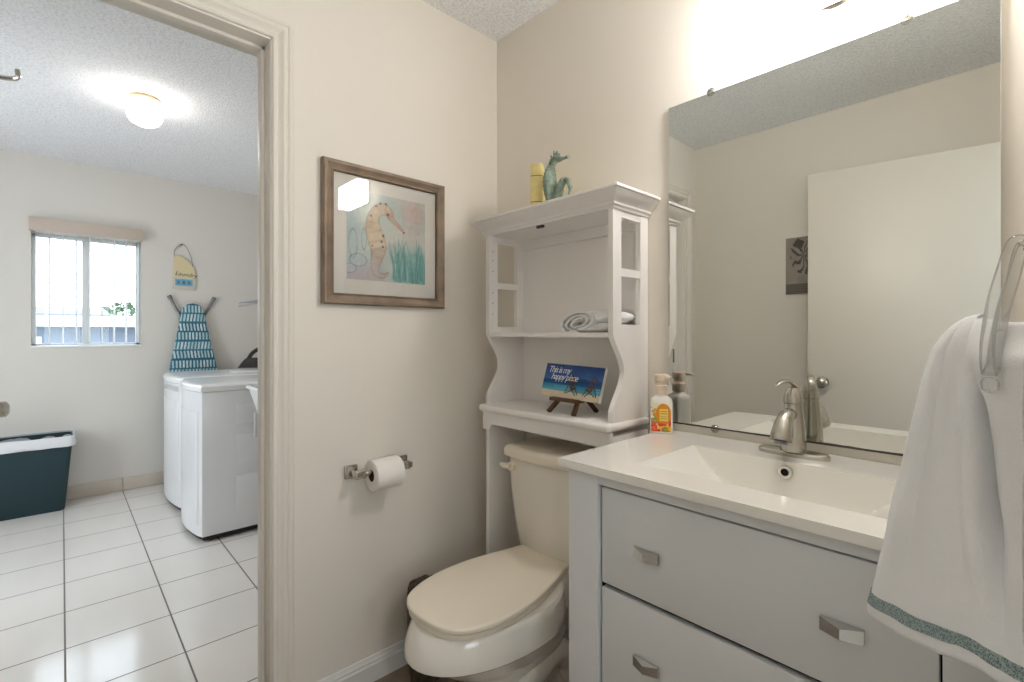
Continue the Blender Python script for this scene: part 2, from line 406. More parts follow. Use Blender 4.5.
# hall behind the camera
HX = 3.0
for nm, a in (('wall_hall_left', (XR + 0.1, HX, -2.9, -2.8, 0, H)), ('wall_hall_right', (XR + 0.1, HX, 0.6, 0.7, 0, H)),
              ):
    bm = NB(); box(bm, *a); struct(finish(nm, bm, 'wall', smooth=False), 'cream hall wall behind the camera', 'wall')
bm = NB(); box(bm, HX, HX + .1, -2.9, -1.85, 0, H); box(bm, HX, HX + .1, -.35, 0.7, 0, H); box(bm, HX, HX + .1, -1.85, -.35, 0, 1.0); box(bm, HX, HX + .1, -1.85, -.35, 2.0, H)
struct(finish('wall_hall_far', bm, 'wall', smooth=False), 'cream hall wall behind the camera with a window opening added for fill light', 'wall')
bm = NB(); [box(bm, HX + .03, HX + .07, y - .02, y + .02, 1.0, 2.0) for y in (-1.83, -1.1, -.37)]; [box(bm, HX + .03, HX + .07, -1.85, -.35, z - .02, z + .02) for z in (1.02, 1.98)]  # unseen window added to bring cool fill into the bathroom
struct(finish('hall_fill_window', bm, 'alu'), 'unseen white framed window added behind the camera for daylight fill', 'window')
bm = NB(); box(bm, XR + 0.06, XR + 0.1, -2.8, YF - 0.1, 0, H); box(bm, XR + 0.06, XR + 0.1, 0.12, 0.6, 0, H); struct(finish('wall_hall_near', bm, 'wall', smooth=False), 'cream hall wall beside the bathroom', 'wall')
bm = NB(); box(bm, XR + 0.1, HX, -2.8, 0.6, H, H + 0.08); struct(finish('ceiling_hall', bm, 'ceil', smooth=False), 'hall ceiling behind the camera', 'ceiling')
bm = NB(); box(bm, XR + 0.1, HX, -2.8, 0.6, -0.08, 0); struct(finish('floor_hall', bm, 'tile', smooth=False), 'hall floor behind the camera', 'floor')

# doorway jamb, stop and colonial casing on the bathroom side
bm = NB()
JY = DY1 - 0.012
box(bm, -0.125, 0.004, DY1 - 0.012, DY1, 0, DZ, 0.001); box(bm, -0.125, 0.004, DY0, DY0 + 0.018, 0, DZ, 0.001)
box(bm, -0.125, 0.004, DY0, DY1, DZ - 0.018, DZ, 0.001)
box(bm, -0.085, -0.048, JY - 0.011, JY, 0, DZ - 0.018, 0.002); box(bm, -0.085, -0.048, DY0 + 0.018, DY0 + 0.018 + 0.011, 0, DZ - 0.018, 0.002)
box(bm, -0.085, -0.048, DY0 + 0.018, JY, DZ - 0.029, DZ - 0.018, 0.002)
struct(finish('trim_1', bm, 'trim'), 'cream jamb lining the laundry doorway', 'trim')
bm = NB()
prof = [(0, 0), (0, 0.009), (0.004, 0.012), (0.012, 0.012), (0.016, 0.009), (0.022, 0.011), (0.030, 0.017), (0.038, 0.018), (0.042, 0.014), (0.048, 0.018), (0.056, 0.019), (0.060, 0.014), (0.060, 0)]
c0 = DY1 - 0.008
rings = []
for yy, zz, oy, oz in ((c0, 0.0, 1, 0), (c0, DZ - 0.012, 1, 1), (DY0 + 0.006, DZ - 0.012, -1, 1), (DY0 + 0.006, 0.0, -1, 0)):
    rings.append([(d, yy + oy * a, zz + oz * a) for a, d in prof])
loft(bm, rings)
struct(finish('trim_2', bm, 'trim', ang=25), 'cream moulded door casing around the laundry doorway', 'trim')
# baseboard on the picture wall
bm = NB()
bp = [(0, 0), (0.013, 0), (0.013, 0.058), (0.010, 0.064), (0.010, 0.070), (0.006, 0.076), (0.004, 0.084), (0, 0.086)]
loft(bm, [[(a, y, z) for a, z in bp] for y in (c0 + 0.060, 0.0)])
struct(finish('baseboard_left', bm, 'base', ang=25), 'white baseboard below the picture', 'baseboard')

# doors
def door(name, hinge, free, zt, side, knob_m, label):
    """slab from hinge to free edge (x, y); side = +1 puts the thickness to the left of that direction"""
    h = Vector((hinge[0], hinge[1], 0)); d = Vector((free[0] - hinge[0], free[1] - hinge[1], 0)); w = d.length; U = d.normalized(); N = Vector((-U.y, U.x, 0)) * side
    root = thing(name, label, 'door', (hinge[0], hinge[1], 0.0)); root['kind'] = 'structure'
    xf = Matrix(((U.x, N.x, 0, h.x), (U.y, N.y, 0, h.y), (0, 0, 1, 0), (0, 0, 0, 1)))
    b = NB(); box(b, 0, w, 0, 0.035, 0.012, zt, 0.0015, xf=xf); finish('slab', b, 'door', root)
    b = NB()
    for s, y0 in ((-1, 0.0), (1, 0.035)):
        pr_ = [(0.030, 0), (0.030, 0.004), (0.012, 0.008), (0.011, 0.032), (0.020, 0.038), (0.027, 0.050), (0.026, 0.062), (0.016, 0.069), (0.003, 0.070)]
        rings = []
        for r, a in pr_:
            rings.append([xf @ Vector((w - 0.065 + r * math.cos(k * PI / 12), y0 + s * a, 0.945 + r * math.sin(k * PI / 12))) for k in range(24)])
        loft(b, rings)
    finish('knob', b, knob_m, root)
    for zz in (0.25, 1.05, 1.80):
        b = NB(); tube(b, [xf @ Vector((-0.004, -0.004, zz - 0.045)), xf @ Vector((-0.004, -0.004, zz + 0.045))], 0.006, 8); finish('hinge', b, 'nickel', root)
    return root, xf, w
door('door_1', (1.545, -1.655), (0.750, -1.530), 2.03, 1, 'nickel', 'plain white bathroom door standing open, reflected in the mirror')
d1, xf1, w1 = door('door_2', (-0.075, -1.640), (-0.835, -1.547), 2.03, 1, 'nickel', 'laundry door standing open just left of the frame')
# over-door hook
t = thing('coat_hook', 'chrome coat hook over the top of the laundry door, at upper left', 'hook', tuple(xf1 @ Vector((0.60, 0, 2.03))))
def X1(s, a, z): return xf1 @ Vector((s, -a, z))
bm = NB(); box(bm, 0.585, 0.615, -0.003, -0.0005, 1.93, 2.034, xf=xf1); box(bm, 0.585, 0.615, -0.003, 0.038, 2.0305, 2.034, xf=xf1); box(bm, 0.585, 0.615, 0.0355, 0.038, 2.00, 2.034, xf=xf1)
finish('strap', bm, 'chrome', t)
bm = NB(); tube(bm, spline([X1(.60, .002, 2.000), X1(.60, .03, 1.998), X1(.60, .065, 2.003), X1(.60, .095, 2.008), X1(.60, .107, 2.018), X1(.60, .106, 2.040)]), [0.006] * 8 + [.007] * 33, 10)
finish('hook', bm, 'chrome', t)
bm = NB(); tube(bm, spline([X1(.60, .002, 2.028), X1(.60, .03, 2.045), X1(.60, .058, 2.016), X1(.60, .066, 2.004)]), 0.004, 8)
finish('brace', bm, 'chrome', t)

# ------------------------------------------------------------------ window, blind and what stands outside
def window():
    root = thing('window_1', 'white sliding window in the far laundry wall', 'window', (XW - 0.15, -1.21, WZ0)); root['kind'] = 'structure'
    xa, xb = XW - 0.17, XW - 0.12
    b = NB(); t_ = 0.022
    box(b, xa, xb, WY0, WY1, WZ0, WZ0 + t_, .003); box(b, xa, xb, WY0, WY1, WZ1 - t_, WZ1, .003)
    box(b, xa, xb, WY0, WY0 + t_, WZ0, WZ1, .003); box(b, xa, xb, WY1 - t_, WY1, WZ0, WZ1, .003)
    finish('frame', b, 'alu', root)
    ym = -1.225
    b = NB(); box(b, xa + .006, xb - .004, ym - 0.022, ym + 0.022, WZ0 + t_, WZ1 - t_, .003); finish('meeting_stile', b, 'alu', root)
    for y0, y1 in ((WY0 + t_, ym - .022), (ym + .022, WY1 - t_)):
        b = NB(); box(b, xa + .020, xa + .024, y0, y1, WZ0 + t_, WZ1 - t_); finish('pane', b, 'window_glass', root, smooth=False)
    b = NB(); box(b, XW - 0.12, XW + 0.012, WY0, WY1, WZ0 - 0.004, WZ0 + 0.008, .003); finish('window_sill', b, 'alu', root)
window()
root = thing('vertical_blind', 'white vertical blind with beige valance hanging in the laundry window', 'blind', (XW, -1.21, 2.0))
bm = NB()
box(bm, XW + 0.060, XW + 0.066, -1.524, -0.904, 1.912, 1.998, .002); box(bm, XW + 0.001, XW + 0.062, -1.524, -1.519, 1.912, 1.998, .002); box(bm, XW + 0.001, XW + 0.062, -0.909, -0.904, 1.912, 1.998, .002)
finish('valance', bm, 'valance', root)
bm = NB(); box(bm, XW + 0.005, XW + 0.05, -1.515, -0.912, 1.955, 1.985, .003); finish('head_rail', bm, 'alu', root)
for k in range(9):
    y = -1.495 + k * 0.0715; bm = NB(); ang = math.radians(4 + 5 * nz(k * 1.7, 2.3))
    pts = []
    for i in range(7):
        s = (i / 6 - .5) * 0.078; c = 0.004 * (1 - (2 * i / 6 - 1) ** 2)
        pts.append((XW - 0.045 + s * math.cos(ang) - c * math.sin(ang), y + s * math.sin(ang) + c * math.cos(ang)))
    q = [(px, py + .0012) for px, py in reversed(pts)]
    prism(bm, pts + q, 'z', WZ0 + 0.022, 1.955); finish('slat', bm, 'blind', root)
# outside
root = thing('house', 'pale neighbouring house with a white roof edge outside the window', 'house', (-9.5, -1.2, 0))
bm = NB(); box(bm, -13, -9.5, -5, 0.15, -0.3, 1.32, .01); finish('wall', bm, 'house', root)
bm = NB(); loft(bm, [[(-9.1, y, 1.505), (-9.1, y, 1.52), (-11.2, y, 1.72), (-13.4, y, 1.52), (-13.4, y, 1.505)] for y in (-5.4, -0.75)]); finish('roof', bm, 'roof', root, smooth=False)
bm = NB(); box(bm, -13.4, -9.12, -5.4, 0.4, 1.32, 1.505, .01); finish('fascia', bm, 'canvas', root)
bm = NB(); box(bm, -9.5, -9.47, -2.6, -1.6, 0.3, 1.15, .004); finish('window', bm, 'alu', root)
bm = NB(); box(bm, -30, XW - 0.2, -14, 14, -0.4, -0.30); struct(finish('ground', bm, 'ground', smooth=False), 'pale ground outside the window', 'ground')
def bush(label, c, r, n=420, seed=1):
    rnd = random.Random(seed); rt = thing('shrub', label, 'shrub', (c[0], c[1], -0.3), 'greenery outside the window'); b = NB()
    for _ in range(n):
        d = Vector((rnd.gauss(0, 1), rnd.gauss(0, 1), rnd.gauss(0, 1))).normalized() * rnd.uniform(.6, 1)
        p = Vector(c) + Vector((d.x * r[0], d.y * r[1], d.z * r[2])); u = Vector((rnd.gauss(0, 1), rnd.gauss(0, 1), rnd.gauss(0, 1))).normalized(); v = u.orthogonal().normalized(); s = rnd.uniform(.05, .11)
        ringface(b, [b.verts.new(p + u * s), b.verts.new(p + v * s * .5), b.verts.new(p - u * s), b.verts.new(p - v * s * .5)])
    finish('foliage', b, 'leaf', rt, smooth=False)
    b = NB(); tube(b, [(c[0], c[1], -0.3), (c[0] + .03, c[1], c[2])], [.06, .03], 8); finish('stem', b, 'brown', rt)
bush('dark leafy shrub beside the neighbouring house', (-8.6, 0.05, 1.0), (.45, .45, .75), seed=3)
bush('tree crown above the neighbouring roof', (-14.6, -0.15, 1.55), (.7, .85, .50), seed=5)

# ------------------------------------------------------------------ laundry: machines
def machine(name, label, x0, x1, detail):
    yf, yb, top = -0.775, -0.03, 0.905
    root = thing(name, label, 'appliance', ((x0 + x1) / 2, -0.40, 0))
    n = 14; xm = (x0 + x1) / 2
    def outline(ins=0.0, bow=0.040):
        pts = [(x1 - ins, yb)]
        for i in range(n + 1):
            u = 1 - i / n; x = x0 + ins + (x1 - x0 - 2 * ins) * u
            pts.append((x, yf + ins - bow * (1 - (2 * u - 1) ** 2)))
        pts.append((x0 + ins, yb)); return pts
    b = NB(); prism(b, outline(), 'z', 0.035, top - 0.045, 0.006); finish('cabinet', b, 'washer', root)
    b = NB(); loft(b, [[(x, y, z) for x, y in outline(i)] for z, i in ((top - 0.045, 0.004), (top - 0.040, -0.004), (top - 0.014, -0.004), (top - 0.004, 0.008), (top, 0.03))]); finish('top_panel', b, 'washer_top', root)
    b = NB(); prism(b, outline(0.012), 'z', 0.012, 0.035); finish('plinth', b, 'rubber', root)
    for sx in (x0 + .05, x1 - .05):
        for sy in (yf + .05, yb - .06):
            b = NB(); lathe(b, [(.02, 0), (.022, .004), (.016, .014)], (sx, sy, 0), 12); finish('foot', b, 'rubber', root)
    # front: flush bowed door panel, and a grey control strip on the dryer
    def strip(nm, z0, z1, i0, i1, out, m):
        q = outline(0)[1:-1][i0:i1]; b2 = NB()
        prism(b2, [(x, y - out) for x, y in q] + [(x, y + .004) for x, y in reversed(q)], 'z', z0, z1, .0012); finish(nm, b2, m, root)
    strip('front_door', 0.10, top - 0.16, 1, n, .003, 'washer')
    if detail: strip('control_strip', top - 0.095, top - 0.062, 1, n, .0025, 'grayplastic')
    # pressed ribs of the side sheet
    b = NB()
    for z0, z1 in ((0.14, 0.36), (0.42, 0.60), (0.66, 0.78)):
        box(b, x1 - 0.004, x1 + 0.0035, -0.60, -0.16, z0, z1, 0.003)
    finish('side_panel_rib', b, 'washer', root)
    return root
machine('washing_machine', 'white laundry machine nearest the doorway', -2.255, -1.66, False)
machine('clothes_dryer', 'white laundry machine next to the ironing board, farther from the doorway', -2.985, -2.285, True)

# steam iron on the far machine
root = thing('steam_iron', 'black clothes iron lying on a white pad on the far machine', 'iron', (-2.55, -0.40, 0.905))
ix, iy, iz = -2.60, -0.225, 0.9175
def ironring(z, s, tip):
    pts = []
    for k in range(28):
        a = 2 * PI * k / 28; x, y = math.cos(a), math.sin(a)
        w = 0.055 * s * (1 - 0.45 * max(0, -y) ** 1.5) * (1 if y > -.1 else (1 - (abs(y) - .1) * .55))
        pts.append((ix + x * w, iy + y * tip, z))
    return pts
bm = NB(); loft(bm, [ironring(iz + .012, 1.0, .15), ironring(iz + .018, 1.0, .15)]); finish('soleplate', bm, 'steel', root)
bm = NB(); loft(bm, [ironring(iz + .018, .98, .145), ironring(iz + .055, .95, .12), ironring(iz + .085, .8, .095), ironring(iz + .092, .6, .08)]); finish('body', bm, 'black', root)
bm = NB(); tube(bm, spline([(ix, iy - .07, iz + .085), (ix, iy - .035, iz + .135), (ix, iy + .04, iz + .180), (ix, iy + .09, iz + .195), (ix, iy + .115, iz + .14), (ix, iy + .10, iz + .07)]), .015, 10); finish('handle', bm, 'black', root)
bm = NB(); tube(bm, spline([(ix, iy + .02, iz + .17), (ix + .01, iy + .03, iz + .24), (ix + .02, iy + .05, iz + .31)]), .006, 8); finish('cord', bm, 'black', root)
bm = NB(); box(bm, ix - .10, ix + .12, iy - .19, iy + .17, .9055, .9175, .004)
tag(finish('ironing_pad', bm, 'washer_top', loc=(ix, iy, .9055)), 'white flat pad under the black iron', 'pad')

# tapered white tub in front of the near machine's side
root = thing('laundry_tub', 'white tapered laundry tub at the right edge of the doorway', 'tub', (-1.30, -0.30, 0))
def tubring(x0, x1, y0, y1, z):
    return [(x1, y0, z), (x1, y1, z), (x0, y1, z), (x0, y0, z)]
bm = NB(); loft(bm, [tubring(-1.44, -1.06, -.47, .0, .50), tubring(-1.50, -1.00, -.575, .045, .885), tubring(-1.515, -.985, -.59, .052, .885), tubring(-1.515, -.985, -.59, .052, .90), tubring(-1.485, -1.015, -.56, .03, .90), tubring(-1.42, -1.08, -.45, -.02, .52)])
bmesh.ops.bevel(bm, geom=[e for e in bm.edges], offset=.004, segments=2, affect='EDGES')
finish('basin', bm, 'washer_top', root)
for sx in (-1.415, -1.085):
    for sy in (-.44, -.03):
        bm = NB(); tube(bm, [(sx, sy, 0), (sx, sy, .52)], .016, 10); finish('leg', bm, 'washer_top', root)
bm = NB(); box(bm, -1.512, -1.49, -.546, -.530, .60, .74, .003); finish('strap', bm, 'grayplastic', root)

# ironing board leaning on the far wall
root = thing('ironing_board', 'ironing board in a teal patterned cover leaning on the laundry wall', 'ironing board', (-3.05, -0.57, 0))
BC = -0.572; BX0, BX1 = -3.02, -3.135; BH = 1.425
def bhalf(s):
    z = s * BH
    w = 0.172 if z < .86 else 0.172 - (z - .86) / (BH - .86) * 0.108
    e = BH - z
    if e < .06: w *= math.sqrt(max(0, 1 - (1 - e / .06) ** 2.4))
    return w
def bpt(s, c, off=0.0):
    return Vector((BX0 + (BX1 - BX0) * s + off, BC + c, 0.02 + BH * s))
vs, cols, fs = [], [], []
def cover_col(s, c):
    z = s * BH; row = z / 0.0745; k = math.floor(row); fr = row - k
    ph = (k * .37) % 1; sl = 0.004 * math.sin(k * 2.1)
    fx = ((c + sl * fr * 3) / 0.0235 + ph); fx -= math.floor(fx)
    teal = mixc((44, 96, 118), (78, 130, 146), .5 + .5 * math.sin(k * 1.9))
    if 0.13 < fr < 0.92 and abs(fx - .5) < 0.27: return mixc((206, 222, 222), (170, 198, 204), .5 + .5 * math.sin(k * 3.3 + math.floor(c / .0235)))
    return teal
NS, NC = 220, 90
for j in range(NS + 1):
    s = j / NS; hw = max(bhalf(s), .004)
    for i in range(NC + 1):
        c = (i / NC * 2 - 1) * hw
        vs.append(bpt(s, c, 0.012 * (1 - abs(i / NC * 2 - 1) ** 6)) - WL[root.name]); cols.append(lin(cover_col(s, c)) + (1,))
n0 = len(vs)
for j in range(NS + 1):
    s = j / NS; hw = max(bhalf(s), .004)
    for i in (0, NC):
        vs.append(bpt(s, (i / NC * 2 - 1) * hw * .96, -0.022) - WL[root.name]); cols.append(lin((60, 108, 126)) + (1,))
for j in range(NS):
    for i in range(NC):
        a = j * (NC + 1) + i; fs.append((a, a + 1, a + NC + 2, a + NC + 1))
    for e, i in ((0, 0), (1, NC)):
        a, b_ = j * (NC + 1) + i, (j + 1) * (NC + 1) + i; p, q = n0 + 2 * j + e, n0 + 2 * j + 2 + e
        fs.append((a, b_, q, p) if e == 0 else (b_, a, p, q))
    fs.append((n0 + 2 * j + 1, n0 + 2 * j, n0 + 2 * j + 2, n0 + 2 * j + 3))
me = bpy.data.meshes.new('cover'); me.from_pydata([tuple(v) for v in vs], [], fs)
at = me.color_attributes.new('paint', 'FLOAT_COLOR', 'POINT'); at.data.foreach_set('color', np.array(cols, dtype=np.float32).ravel())
me.materials.append(M['cloth_paint']); o = bpy.data.objects.new('cover', me); COL.objects.link(o); o.parent = root
for s_ in (-1, 1):
    bm = NB(); a = bpt(.30, s_ * .02, -.036); b_ = bpt(.93, s_ * .085, -.036); c_ = Vector((BX1 - .018, BC + s_ * .150, 1.485))
    tube(bm, [a, b_, c_], .0105, 10); finish('leg', bm, 'steel', root)
    bm = NB(); d_ = (c_ - b_).normalized(); tube(bm, [c_ - d_ * .008, c_ + d_ * .022], .0145, 10); finish('foot_cap', bm, 'steel', root)

# laundry sign
root = thing('laundry_sign', 'small tag shaped wooden Laundry sign on a wire handle', 'sign', (XW + .012, -.625, 1.70))
SG = [(-.705, 1.565), (-.550, 1.555), (-.545, 1.66), (-.552, 1.735), (-.600, 1.795), (-.645, 1.835), (-.690, 1.835), (-.700, 1.80)]
bm = NB(); prism(bm, [(y, z) for y, z in SG], 'x', XW + .002, XW + .012, .002)
finish('board', bm, 'signwood', root)
bm = NB(); prism(bm, [(-.700, 1.660), (-.549, 1.650), (-.556, 1.732), (-.602, 1.788), (-.648, 1.826), (-.686, 1.826), (-.694, 1.80)], 'x', XW + .012, XW + .0126); finish('cream_panel', bm, 'signcream', root, smooth=False)
bm = NB(); box(bm, XW + .012, XW + .0126, -.687, -.568, 1.588, 1.642); finish('blue_panel', bm, 'signblue', root, smooth=False)
for k, (y0, w_) in enumerate(((-.676, .022), (-.642, .028), (-.604, .024))):
    bm = NB(); prism(bm, [(y0, 1.603), (y0 + w_, 1.603), (y0 + w_ * .8, 1.630), (y0 + w_ * .2, 1.630)], 'x', XW + .0126, XW + .0130); finish('garment_motif', bm, 'steel', root, smooth=False)
lettering('lettering', 'Laundry', .046, (XW + .0128, -.690, 1.674), (0, 1, -.10), (0, .10, 1), root, 'ink', .0003, .25)
bm = NB(); tube(bm, spline([(XW + .008, -.694, 1.80), (XW + .012, -.690, 1.87), (XW + .012, -.650, 1.925), (XW + .012, -.615, 1.91), (XW + .012, -.580, 1.83), (XW + .008, -.566, 1.745)]), .0022, 6); finish('wire_handle', bm, 'steel', root)
bm = NB(); lathe(bm, [(.004, XW), (.004, XW + .010), (.007, XW + .014), (.001, XW + .015)], (0, -.645, 1.92), 10, 'x'); finish('nail', bm, 'steel', root)

# wire shelf
root = thing('wire_shelf', 'white coated wire shelf above the machines', 'shelf', (-1.7, YL, 1.46))
bm = NB()
tube(bm, [(-3.10, -.24, 1.462), (-.40, -.24, 1.462)], .0045, 6); tube(bm, [(-3.10, -.24, 1.432), (-.40, -.24, 1.432)], .003, 6); tube(bm, [(-3.10, YL - .006, 1.462), (-.40, YL - .006, 1.462)], .003, 6); tube(bm, [(-3.10, -.09, 1.458), (-.40, -.09, 1.458)], .003, 6)
for k in range(109):
    x = -3.10 + k * .025; tube(bm, [(x, YL - .004, 1.465), (x, -.24, 1.465), (x, -.242, 1.432)], .0015, 5)
finish('rack', bm, 'wire', root)
for x in (-2.45, -1.3):
    bm = NB(); tube(bm, [(x, -.235, 1.45), (x, YL - .004, 1.18)], .005, 6); box(bm, x - .012, x + .012, YL - .004, YL, 1.15, 1.22, .001); finish('brace', bm, 'wire', root)

# bin with its liner
root = thing('waste_bin', 'dark teal plastic bin with a white liner by the laundry wall', 'bin', (-3.02, -1.55, 0))
def rr(x0, x1, y0, y1, z, r, n=6, wob=0.0, sd=0):
    P = []
    for cx, cy, a0 in ((x1 - r, y1 - r, 0), (x0 + r, y1 - r, 90), (x0 + r, y0 + r, 180), (x1 - r, y0 + r, 270)):
        for k in range(n + 1):
            a = math.radians(a0 + 90 * k / n); P.append((cx + r * math.cos(a), cy + r * math.sin(a)))
    Q = []
    for i in range(len(P)):
        a, b = P[i], P[(i + 1) % len(P)]
        m_ = 14 if i % (n + 1) == n else 1
        for k in range(m_): Q.append((a[0] + (b[0] - a[0]) * k / m_, a[1] + (b[1] - a[1]) * k / m_))
    out = []
    for k, (x, y) in enumerate(Q):
        d = wob * nz(x * 1 + sd, y * 1, 14, z * 8); out.append((x + d, y + d, z + wob * 1.2 * nz(x, y + sd, 9, 3)))
    return out
BI = (-3.150, -2.925, -1.735, -1.342)
def bring(z, g, w=0.0, sd=0):
    return rr(BI[0] - g * .3, BI[1] + g, BI[2] - g, BI[3] + g, z, .035, 6, w, sd)
bm = NB(); loft(bm, [bring(0, -.004), bring(.006, 0), bring(.46, .038), bring(.495, .041), bring(.495, .030), bring(.46, .030), bring(.012, -.008)]); finish('body', bm, 'bin', root)
bm = NB()
def fring(z, g, w, sd): return rr(BI[0] - g * .3, BI[1] + g, BI[2] - g, BI[3] + g, z, .035, 6, w, sd)
loft(bm, [fring(.437, .049, .006, 1), fring(.455, .054, .007, 2), fring(.48, .054, .005, 3), fring(.503, .051, .004, 4), fring(.507, .047, .004, 4), fring(.504, .043, .004, 4)], False, False)
finish('liner', bm, 'bag', root)
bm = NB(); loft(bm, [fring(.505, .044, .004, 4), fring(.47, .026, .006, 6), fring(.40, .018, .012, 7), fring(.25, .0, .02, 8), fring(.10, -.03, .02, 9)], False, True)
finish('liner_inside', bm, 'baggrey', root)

# laundry ceiling lamp
def globe_lamp(label, c, gm, e_parent=None):
    rt = thing('ceiling_light', label, 'lamp', (c[0], c[1], H))
    b = NB(); lathe(b, [(.005, H), (.064, H), (.066, H - .016), (.060, H - .022), (.044, H - .030), (.042, H - .050), (.005, H - .052)], (c[0], c[1], 0), 32); finish('base', b, 'tan', rt)
    b = NB(); lathe(b, [(.040, H - .050), (.058, H - .056), (.072, H - .070), (.078, H - .090), (.075, H - .110), (.061, H - .130), (.036, H - .143), (.002, H - .147)], (c[0], c[1], 0), 40); finish('globe', b, gm, rt)
globe_lamp('lit white mushroom globe lamp on the popcorn laundry ceiling', (-1.635, -1.037), 'globe')

# ------------------------------------------------------------------ bathroom: picture on the left wall
root = thing('framed_picture', 'framed watercolour of a seahorse in a brown weathered wood frame on the left wall', 'picture', (0.0, -.517, 1.53))
PY0, PY1, PZ0, PZ1 = -.752, -.284, 1.292, 1.760; FW = .036
fp = [(0, .001), (0, .020), (.004, .026), (.012, .026), (.020, .020), (.028, .018), (.034, .022), (FW, .020), (FW, .001)]
for a, b_ in (((PY0, PZ0, 1, 1), (PY1, PZ0, -1, 1)), ((PY1, PZ0, -1, 1), (PY1, PZ1, -1, -1)), ((PY1, PZ1, -1, -1), (PY0, PZ1, 1, -1)), ((PY0, PZ1, 1, -1), (PY0, PZ0, 1, 1))):
    bm = NB(); loft(bm, [[(d, y + oy * p, z + oz * p) for p, d in fp] for y, z, oy, oz in (a, b_)]); finish('frame', bm, 'frame', root, ang=30)
bm = NB(); box(bm, .002, .009, PY0 + .03, PY1 - .03, PZ0 + .03, PZ1 - .03); finish('mat_board', bm, 'mat', root, smooth=False)
SP = [(.52, .80), (.46, .835), (.385, .82), (.33, .76), (.305, .66), (.32, .56), (.355, .46), (.375, .37), (.36, .28), (.335, .20), (.335, .12), (.38, .07), (.45, .065), (.49, .10)]
SPs = [(p.x, p.y) for p in spline([(a, b_, 0) for a, b_ in SP], 6)]
SR = [.048, .064, .070, .066, .080, .100, .108, .094, .072, .056, .044, .034, .024, .012]
def rad(i):
    f = i / 6; k = min(int(f), len(SR) - 2); return SR[k] + (SR[k + 1] - SR[k]) * (f - k)
GR = random.Random(5); BL = [(GR.uniform(.56, 1.02), GR.uniform(.0, .06), GR.uniform(.22, .50), GR.uniform(-.10, .10), GR.uniform(.006, .014)) for _ in range(46)]
def seahorse_art(u, v):
    c = mixc((196, 212, 204), (222, 220, 206), .5 + .6 * nz(u, v, 3.1, 1))
    c = mixc(c, (232, 196, 182), .8 * math.exp(-((u - .84) / .17) ** 2 - ((v - .86) / .15) ** 2))
    c = mixc(c, (228, 214, 200), .7 * math.exp(-((u - .8) / .25) ** 2 - ((v - .62) / .14) ** 2))
    c = mixc(c, (160, 192, 196), .6 * sst(.28, .0, u) * sst(.1, .7, v))
    c = mixc(c, (198, 182, 186), .75 * sst(.30, .02, v) * sst(.62, .2, u))
    for ux, uy, rx, ry in ((.07, .40, .05, .16), (.13, .22, .10, .07), (.20, .46, .03, .12), (.03, .12, .08, .05)):
        d = ((u - ux) / rx) ** 2 + ((v - uy) / ry) ** 2
        if abs(d - 1) < .22: c = mixc(c, (104, 140, 158), .35 + .5 * max(0, nz(u, v, 7, 3)))
        elif d < 1: c = mixc(c, (196, 208, 210), .45)
    c = mixc(c, (128, 184, 176), .62 * sst(.50, .66, u + .05 * nz(u, v, 9)) * sst(.46, .30, v))
    for bx, by, bh, bend, bw in BL:
        if by <= v <= by + bh:
            t_ = (v - by) / bh; x = bx + bend * t_ * t_; w_ = bw * (1.15 - t_)
            if abs(u - x) < w_: c = mixc(c, (84, 152, 148), .62)
            elif abs(u - x) < w_ * 2.2: c = mixc(c, (140, 190, 182), .35)
    best, bi = 9, 0
    for i, (x, y) in enumerate(SPs):
        d = math.hypot(u - x, v - y) - rad(i)
        if d < best: best, bi = d, i
    du, dv = u - .52, v - .76; L_ = .22; px_, py_ = .78, -.626; al = du * px_ + dv * py_; pe = abs(-du * py_ + dv * px_)
    sn = pe - (.030 - .016 * max(0, min(1, al / L_))) if -.02 < al < L_ else 9
    if sn < best: best, bi = sn, 6
    f = bi / len(SPs)
    body = mixc((230, 206, 172), (208, 196, 196), sst(.42, .75, f)); body = mixc(body, (204, 146, 108), .8 * max(0, nz(u, v, 9, 4)) + .34 * (bi % 6 == 0) + .35 * max(0, best + .03) / .03)
    if best < -.005: c = mixc(c, body, .80)
    elif best < .004: c = mixc(c, (150, 116, 98), .45 + .4 * nz(u, v, 15, 2))
    for ex, ey, er in ((.495, .785, .016), (.40, .90, .014), (.345, .86, .012), (.47, .905, .014), (.285, .74, .014), (.435, .53, .018), (.415, .46, .016), (.43, .40, .014), (.30, .40, .013), (.705, .605, .013)):
        if math.hypot(u - ex, v - ey) < er: c = mixc(c, (70, 56, 54), .7)
    return tuple(x + 7 * nz(u, v, 26, 7) for x in c)
painted('art_print', (.0105, -.668, 1.378), (0, 1, 0), (0, 0, 1), .302, .300, 150, 150, seahorse_art, root)
bm = NB(); box(bm, .0135, .0150, PY0 + .031, PY1 - .031, PZ0 + .031, PZ1 - .031); finish('glass', bm, 'glass', root, smooth=False)

